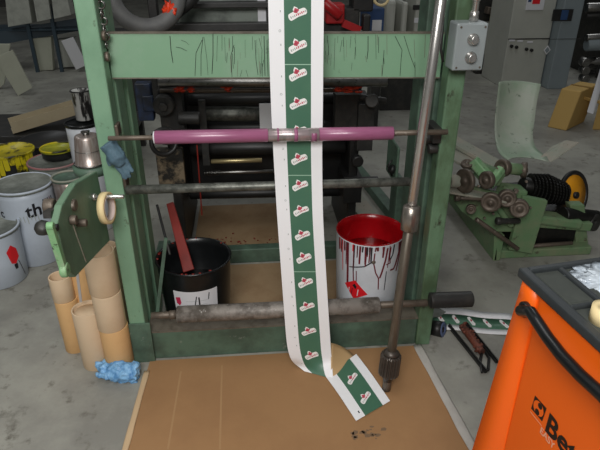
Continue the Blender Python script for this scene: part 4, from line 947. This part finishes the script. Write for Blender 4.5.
fpanel('window', 'black', 551, 573, 9, 21, Yc-.15, t); fpanel('display', 'blue', 560, 569, 10, 20, Yc-.172, t, .004); fpanel('seam', 'dark', 542, 580, 38.5, 39.5, Yc-.15, t, .006)
q = P(547, 50, Y=Yc-.16); mb = MB(); s_ = .05
mb.prism([q+Vector((0, 0, -s_)), q+Vector((s_*.8, 0, 0)), q+Vector((0, 0, s_)), q+Vector((-s_*.8, 0, 0))], (0, -.004, 0)); obj('badge', mb, 'label', t)
mb = MB(); s_ = .034; mb.prism([q+Vector((0, -.005, -s_)), q+Vector((s_*.8, -.005, 0)), q+Vector((0, -.005, s_)), q+Vector((-s_*.8, -.005, 0))], (0, -.003, 0)); obj('badge_mark', mb, 'cabd', t)
# dark machine with rails at far right
t = thing('conveyor_machine', 'dark machine with horizontal steel rails at the right picture edge', 'machine', (4.3, 6.6, 0))
mb = MB(); mb.box((4.3, 7.1, 0), (6.2, 7.8, 1.5)); obj('machine_body', mb, 'dark', t)
for y0, k, r_ in ((8, 'steel', .05), (16, 'dark', .03), (38, 'steel', .04), (62, 'steel', .04), (45, 'cabd', .07)):
    a, b = P(586, y0, Y=6.3), P(640, y0-3, Y=6.3); mb = MB(); mb.cyl(a, b, r_, seg=14); obj('rail', mb, k, t)
mb = MB(); 
for py in (61, 69, 77): q = P(582, py, Y=6.2); mb.cyl(q, q+Vector((0, -.1, 0)), .05, seg=14); mb.cyl(q-Vector((.0, 0, 0)), q+Vector((.2, .1, 0)), .03, seg=12)
obj('roller_end', mb, 'steel', t)
mb = MB(); mb.box((4.3, 6.4, 0), (4.4, 7.1, 1.5)); obj('machine_leg', mb, 'dark', t)
# cartons
b0 = P(547, 127, Z=0); b1 = P(568, 131, Z=0); 
def carton(label, pf0, pf1, pb1, h, key, tilt=0):
    a, b, c2 = P(*pf0, Z=0), P(*pf1, Z=0), P(*pb1, Z=0); d2 = a+(c2-b); t = thing('carton', label, 'carton', (a+b+c2+d2)/4)
    mb = MB(); mb.use(key); mb.hexa([a, b, c2, d2]+[p+Vector((tilt, 0, h)) for p in (a, b, c2, d2)]); obj('carton_body', mb, None, t, bev=.01)
    mb = MB(); m0, m1 = (a+d2)/2+Vector((tilt, 0, h+.001)), (b+c2)/2+Vector((tilt, 0, h+.001)); mb.bar(m0, m1, .05, .002); obj('tape', mb, 'boxd', t); return t
carton('yellow brown carton standing on the floor under the blue grey cabinet', (547, 127), (566, 131), (584, 122), .36, 'box', .06)
carton('flattened yellow carton at the right picture edge beside a white panel', (592, 130), (612, 130), (622, 116), .30, 'box')
mb = MB(); mb.prism([P(587, 112, Y=4.5), P(593, 114, Y=4.5), P(606, 70, Y=4.9), P(601, 66, Y=4.9)], (.02, .02, 0)); o = obj('white_plank', mb, 'bag'); tag(o, 'narrow white plank leaning at the right picture edge', 'panel')
mb = MB(); mb.prism([P(575, 94, Y=4.9), P(600, 101, Y=4.6), P(600, 104, Y=4.6), P(575, 97, Y=4.9)], (0, .03, 0)); o = obj('yellow_plank', mb, 'box'); tag(o, 'thin yellow plank resting on the cartons at the right edge', 'slat')
# middle background: machine between post and cabinet
t = thing('yellow_fitted_machine', 'pale grey machine with yellow fittings behind the switch box', 'machine', (2.9, 7.2, 0))
q0, q1 = P(474, 70, Y=7.0), P(498, 70, Y=7.0)
mb = MB(); mb.box((q0.x, 7.0, .25), (q1.x, 7.6, .62)); obj('bed', mb, 'cab', t, bev=.02)
mb = MB()
for x in (q0.x+.05, q1.x-.15): mb.box((x, 7.05, 0), (x+.1, 7.15, .25)); mb.box((x, 7.45, 0), (x+.1, 7.55, .25))
obj('leg', mb, 'dark', t)
mb = MB(); mb.box((q0.x-.1, 7.2, .62), (q1.x, 7.6, 1.9)); obj('dark_tower', mb, 'dark', t, bev=.02)
for a_2, b_2, k in (((496, 5), (492, 40), 'yellow'), ((487, 35), (500, 37), 'yellow'), ((480, 50), (504, 52), 'ylgreen'), ((500, 8), (508, 9), 'steel'), ((486, 10), (500, 12), 'rust')):
    mb = MB(); mb.bar(P(*a_2, Y=7.1), P(*b_2, Y=7.1), .12, .08); obj('fitting', mb, k, t, bev=.01)
# behind top beam, right half: red housing, black box, papers, grey cabinets
Yh = 4.2
t = thing('red_machine_head', 'red machine housing seen above the green top beam right of the web', 'machine', (P(335, 20, Y=Yh).x, Yh, 0))
def bxp(name, key, x0, x1, y0, y1, Y, dep, par=None, bev=.01):
    a, b = P(x0, y1, Y=Y), P(x1, y0, Y=Y); mb = MB(); mb.box((a.x, Y, a.z), (b.x, Y+dep, b.z)); return obj(name, mb, key, par, bev=bev)
bxp('red_housing', 'redbox', 326, 345, 4, 24, Yh, .15, t); mb = MB(); mb.cyl(P(324, 2, Y=Yh-.05), P(340, 16, Y=Yh-.05), .035); mb.bar(P(343, 23, Y=Yh-.05), P(360, 30, Y=Yh-.05), .04, .05); obj('red_lever', mb, 'redbox', t)
bxp('stand', 'dark', 322, 360, 8, 150, Yh+.1, .2, t); bxp('black_block', 'black', 353, 374, -6, 12, Yh+.1, .2, t); bxp('black_block', 'black', 363, 371, 15, 32, Yh-.1, .1, t)
tb_ = thing('blue_machine', 'blue machine block with a small white sheet on it behind the red machine housing', 'machine', (P(375, 20, Y=4.9).x, 5.0, 0))
bxp('blue_block', 'blue', 366, 385, 8, 33, 4.9, .3, tb_); bxp('paper_sheet', 'bag', 372, 382, 20, 31, 4.88, .015, tb_, .002); bxp('stand', 'dark', 368, 384, 32, 150, 4.95, .2, tb_)
t = thing('grey_machine', 'grey rounded machine housing in the background above the right half of the top beam', 'machine', (P(405, 30, Y=5.4).x, 5.7, 0))
bxp('housing_left', 'cab', 383, 397, 0, 60, 5.4, .4, t, .03); bxp('housing_middle', 'cab', 399, 409, 2, 60, 5.35, .4, t, .03); bxp('housing_right', 'cab', 411, 434, -10, 60, 5.4, .4, t, .02)
a, b = P(383, 60, Y=5.5), P(434, 60, Y=5.5); mb = MB(); mb.box((a.x, 5.5, 0), (b.x, 5.8, a.z+.05)); obj('plinth', mb, 'dark', t); bxp('latch', 'black', 413, 422, 5, 10, 5.39, .02, t, .004); bxp('paper_tag', 'label', 414, 422, 18, 23, 5.39, .01, t, .002)
mb = MB(); mb.torus(P(381, -2, Y=4.9), (0, -1, .5), .06, .012, 32, 8); o = obj('cable_coil', mb, 'tape', t)
# dark floor level machine bases behind (left middle)
o = bxp('dark_machine_base', 'dark', 97, 150, 20, 100, 5.6, .6); o.location.z = 0; tag(o, 'dark machine mass in the left background behind the frame post', 'machine')
# ================================================================== FLOOR ITEMS RIGHT
def floorq(name, pts, key, label, cat, z=.002):
    mb = MB(); mb.prism([P(*p, Z=0)+Vector((0, 0, z)) for p in pts], (0, 0, .001)); return tag(obj(name, mb, key), label, cat)
t = thing('label_strip', 'flat offcut of white paper with green emblem band on the floor beside the tool trolley', 'label strip', P(470, 322, Z=0))
mb = MB(); mb.keepn = 1
f0, f1, f2, f3 = [P(*p, Z=.002) for p in ((430, 329), (520, 337), (512, 315), (436, 307))]
def lf(u, v, o=0): p = f0.lerp(f1, u).lerp(f3.lerp(f2, u), v); p.z = .003+o+.006*math.sin(u*5)**2; return p
for v0, v1, k in ((0, .22, 'web'), (.22, .70, 'wgreen'), (.70, 1, 'web')):
    mb.use(k); mb.grid(lambda u, v: lf(u, v0+(v1-v0)*v), 12, 2)
for uc in (.10, .28, .47, .66, .86):
    mb.use('wlogo'); mb.face([mb.v(lf(uc+dx, .46+dy, .001)) for dx, dy in ((-.055, .16), (-.03, .20), (.045, -.08), (.04, -.16), (.01, -.17), (-.05, .08))])
    mb.use('wred'); mb.face([mb.v(lf(uc+dx, .46+dy, .0015)) for dx, dy in ((-.015, .10), (.005, .06), (.0, -.02), (-.02, .04))])
obj('printed_sheet', mb, None, t, solid=.0006)
floorq('paper_scrap', [(425, 313), (438, 309), (446, 313), (440, 318), (428, 319)], 'lidgrey', 'small grey paper scrap on the floor at the foot of the right post', 'paper scrap', .006)
# small tape roll
cT = P(439, 329, Z=.022)
t = thing('small_tape_roll', 'small blue grey tape roll with black side on the floor by the right post', 'tape roll', Vector((cT.x, cT.y, 0)))
ax = Vector((.75, -.6, .25)).normalized()
mb = MB(); mb.ringtube(cT-ax*.03, ax, .036, .013, .05, 36); obj('tape', mb, 'black', t)
mb = MB(); mb.ringtube(cT+ax*.0202, ax, .034, .013, .002, 36); obj('tape_face', mb, 'bluer', t)
# black angle bars with rusty crumbs
for i, (p0, p1, w, lab) in enumerate((((449, 326), (486, 372), .012, 'thin dark bar on the floor, left of the rusty pair'), ((467, 325), (497, 362), .012, 'thin dark bar on the floor, right of the rusty pair'))):
    a, b = P(*p0, Z=.008), P(*p1, Z=.008); mb = MB(); mb.bar(a, b, w, .012); mb.bar(a+Vector((0, 0, .008)), b+Vector((0, 0, .008)), w*.3, .014); tag(obj('dark_bar', mb, 'black'), lab, 'bar', 'thin dark bars on the floor')
a, b = P(462, 326, Z=.02), P(482, 352, Z=.02)
mb = MB(); mb.cyl(a, b, .016, seg=14)
for k in range(60):
    q = a.lerp(b, random.random())+Vector((random.uniform(-.022, .022), random.uniform(-.022, .022), random.uniform(-.002, .014))); mb.blob(q, random.uniform(.004, .009), .5, 3, 1)
o = obj('rusty_brush', mb, 'brushm'); tag(o, 'rusty brown bristly brush lying between two thin dark bars', 'brush')
mb = MB(); mb.tube([P(482, 350, Z=.012), P(480, 362, Z=.012), P(482, 372, Z=.012), P(488, 370, Z=.012), P(489, 358, Z=.012), P(484, 350, Z=.012)], .006, 8); o = obj('wire_hook', mb, 'black'); tag(o, 'bent black hook at the end of the dark floor bars', 'hook')
# ================================================================== TOOL TROLLEY
Zt = .95
K = P(521.5, 268.5, Z=Zt); al = math.radians(8.3)
ex = Vector((math.cos(al), math.sin(al), 0)); ey = Vector((-math.sin(al), math.cos(al), 0))
MX = Matrix.Translation(K*1 - Vector((0, 0, K.z))) @ Matrix(((ex.x, ey.x, 0, 0), (ex.y, ey.y, 0, 0), (0, 0, 1, 0), (0, 0, 0, 1)))
def T(x, y, z): return MX @ Vector((x, -y, z))      # x to the right, y towards the camera
TW, TL = .62, .78
tr = thing('tool_trolley', 'bright orange tool trolley with a black tray top in the lower right corner', 'tool trolley', T(TW/2, TL/2, 0))
def tbox(mb, a, b):
    (x0, y0, z0), (x1, y1, z1) = a, b
    return mb.hexa([T(x0, y1, z0), T(x1, y1, z0), T(x1, y0, z0), T(x0, y0, z0), T(x0, y1, z1), T(x1, y1, z1), T(x1, y0, z1), T(x0, y0, z1)])
z1_ = Zt-.022
mb = MB(); mb.hexa([T(.008, TL-.01, .12), T(TW-.01, TL-.01, .12), T(TW-.01, .028, .12), T(-.0, .028, .12), T(.008, TL-.01, z1_), T(TW-.01, TL-.01, z1_), T(TW-.01, .012, z1_), T(.008, .012, z1_)]); obj('cabinet_body', mb, 'orange', tr, bev=.012)
mb = MB(); tbox(mb, (.001, .075, .15), (.0085, TL-.05, z1_-.004)); obj('side_panel', mb, 'orange', tr, bev=.003)
mb = MB(); rg = []
for k in range(25):
    v = k/24; z = .12+(z1_-.001-.12)*v; lp = lambda a, b: a+(b-a)*v
    rg.append([T(lp(-.0015, -.0015), lp(.085, .06), z), T(.02, lp(.085, .06), z), T(.02, .010, z), T(lp(-.050, .004), .008, z), T(lp(-.062, .000), lp(.010, .012), z)])
mb.rings(rg); obj('corner_pillar', mb, 'orange', tr)
# tray
mb = MB(); tbox(mb, (-.002, -.002, z1_), (TW, TL, z1_+.012)); obj('tray_floor', mb, 'trayin', tr, bev=.002)
c1 = PP(561, 267, (0, 0, Zt), Vector((0, 0, 1))); inv = MX.inverted(); c1l = inv @ c1; c2l = inv @ P(572, 303, Z=Zt)
xd, yd = c1l.x, -c2l.y
print('TROLLEY local', tuple(c1l), tuple(c2l))
mb = MB()
tbox(mb, (-.005, -.005, z1_), (.017, TL, Zt)); tbox(mb, (.015, -.005, z1_), (TW, .012, Zt)); tbox(mb, (TW-.02, .02, z1_), (TW, TL, Zt)); tbox(mb, (.02, TL-.02, z1_), (TW-.02, TL, Zt))
tbox(mb, (xd-.004, .01, z1_), (xd+.008, yd+.01, Zt-.002)); tbox(mb, (.015, yd, z1_), (TW-.02, yd+.011, Zt-.002)); obj('tray_rim', mb, 'tray', tr, bev=.004)
mb = MB(); tbox(mb, (.028, .024, z1_+.011), (xd-.014, yd-.012, z1_+.0135)); obj('tray_mat', mb, 'trayin', tr, bev=.003)
mb = MB()
r0_ = inv @ PP(528, 309, T(0, 0, 0), ex)
hp = [inv @ PP(px, py, T(-.03, 0, 0), ex) for px, py in ((531, 312), (538, 323), (548, 338), (562, 356), (580, 375), (603, 396))]
pts = [T(0, -r0_.y, r0_.z), T(-.018, -r0_.y+.002, r0_.z)]+[T(-.03, -p.y, p.z) for p in hp]
e_ = hp[-1]; ze = e_.z; pts += [T(-.03, -e_.y+.12, ze), T(-.03, -e_.y+.24, ze), T(-.015, .70, ze), T(0, .70, ze)]
mb.tube(pts, .0125, 16); hd = obj('handle', mb, 'blackp', tr)
for q_ in (T(0, -r0_.y, r0_.z), T(0, .70, ze)): mb = MB(); mb.cyl(q_, q_-ex*.014, .018); obj('handle_mount', mb, 'blackp', hd)
# side lettering
npl = -ex; org = T(0, 0, 0)
def side(px, py): p = PP(px, py, T(0.0, 0, 0), ex); q = inv @ p; return (-q.y, q.z)
L0 = side(534, 398); L1 = side(545, 421); print('logo', L0, L1, side(530.5, 409), side(549, 412))
mb = MB(); mb.keepn = 1
ps_ = [side(*p) for p in ((535, 395.5), (546.5, 408.5), (542, 421.5), (531, 408.5))]
fs = lambda a, z: T(.0003, a, z)
patch(mb, 'logob', ps_, fs)
cxl = sum(p[0] for p in ps_)/4; czl = sum(p[1] for p in ps_)/4; sz = abs(ps_[0][0]-ps_[1][0])
rl = sz*.43
for (dx, dz, r_, k, o_) in ((0, 0, rl, 'orange', -.0002), (rl*.18, rl*.55, rl*.42, 'logob', -.0004), (-rl*.05, -rl*.62, rl*.42, 'logob', -.0004)):
    mb.use(k); mb.face([mb.v(T(o_, cxl+dx+r_*math.cos(2*PI*q/20), czl+dz+r_*math.sin(2*PI*q/20))) for q in range(20)])
bl = side(546, 424); tl = side(549.5, 412.5); bs = bl; hh = abs(tl[1]-bl[1])
bb0 = (ps_[2][0]+.006, min(ps_[2][1], ps_[3][1])-.000)
put_text(mb, 'logob', 'Beta', sz*1.75, lambda x, y: T(-.0002, bb0[0]+.005+x*.98, bb0[1]-.008+y), .002)
put_text(mb, 'logop', 'EASY', sz*.6, lambda x, y: T(-.0002, bb0[0]-sz*.12+x*.9, bb0[1]-sz*.5-.008+y), .0006)
strip(mb, 'logop', [(ps_[3][0], bb0[1]-sz*.22), (bb0[0]-.004, bb0[1]-sz*.22)], .002, lambda a, z: T(-.0002, a, z))
obj('side_lettering', mb, None, tr)
for x in (.08, TW-.08):
    for y in (.1, TL-.1):
        mb = MB(); mb.cyl(T(x-.015, y, .055), T(x+.015, y, .055), .055, seg=24); mb.cyl(T(x, y, .1), T(x, y, .13), .02); obj('wheel', mb, 'blackp', tr)
# things in the tray
b0 = P(590, 276, Z=Zt)
mb = MB(); q = inv @ b0
mb.blob(T(q.x+.05, -q.y+.0, z1_+.014), .06, .35, 4, 4, (1.2, .95, .12)); o = obj('plastic_bag', mb, 'plast'); tag(o, 'crinkled clear plastic bag lying in the trolley tray', 'bag')
q = inv @ P(603, 321, Z=Zt-.01)
t = thing('brown_tape_roll', 'cream coloured roll lying in the trolley tray at the right picture edge', 'tape roll', T(q.x, -q.y, z1_+.009))
mb = MB(); mb.ringtube(T(q.x, -q.y, z1_+.009), (0, 0, 1), .026, .012, .035, 30); obj('tape', mb, 'tape', t)
# ================================================================== LIGHTS
def add_lamp(x, y, z, sx, sy, e, rot=(0, 0, 0), col=(.95, .98, 1)):
    l = bpy.data.lights.new('area_lamp', 'AREA'); l.shape = 'RECTANGLE'; l.size = sx; l.size_y = sy; l.energy = e; l.color = col
    o = bpy.data.objects.new('area_lamp', l); COL.objects.link(o); o.location = (x, y, z); o.rotation_euler = rot; return o
add_lamp(-.35, -.7, 2.45, 1.3, .8, 66, (math.radians(46), 0, math.radians(-6)), (1, .985, .96))  # tilted front lamp added behind the camera, acts as its flash
add_lamp(-.5, .9, 3.6, 1.2, 2.0, 26, (0, 0, 0), (1, 1, .98))  # from here on, ceiling lamps of the hall, out of view
add_lamp(-3.5, 5.5, 4.2, .5, 3.0, 30)
add_lamp(2.2, 5.2, 4.2, .5, 3.0, 24)
add_lamp(4.5, 9, 4.2, .5, 3.0, 40)
w = bpy.data.worlds.new('World'); SC.world = w; w.use_nodes = True
w.node_tree.nodes['Background'].inputs[0].default_value = (.58, .6, .6, 1); w.node_tree.nodes['Background'].inputs[1].default_value = .16
SC.view_settings.view_transform = 'Standard'; SC.view_settings.look = 'None'; SC.view_settings.gamma = 1; SC.view_settings.exposure = 0; SC.view_settings.use_curve_mapping = False
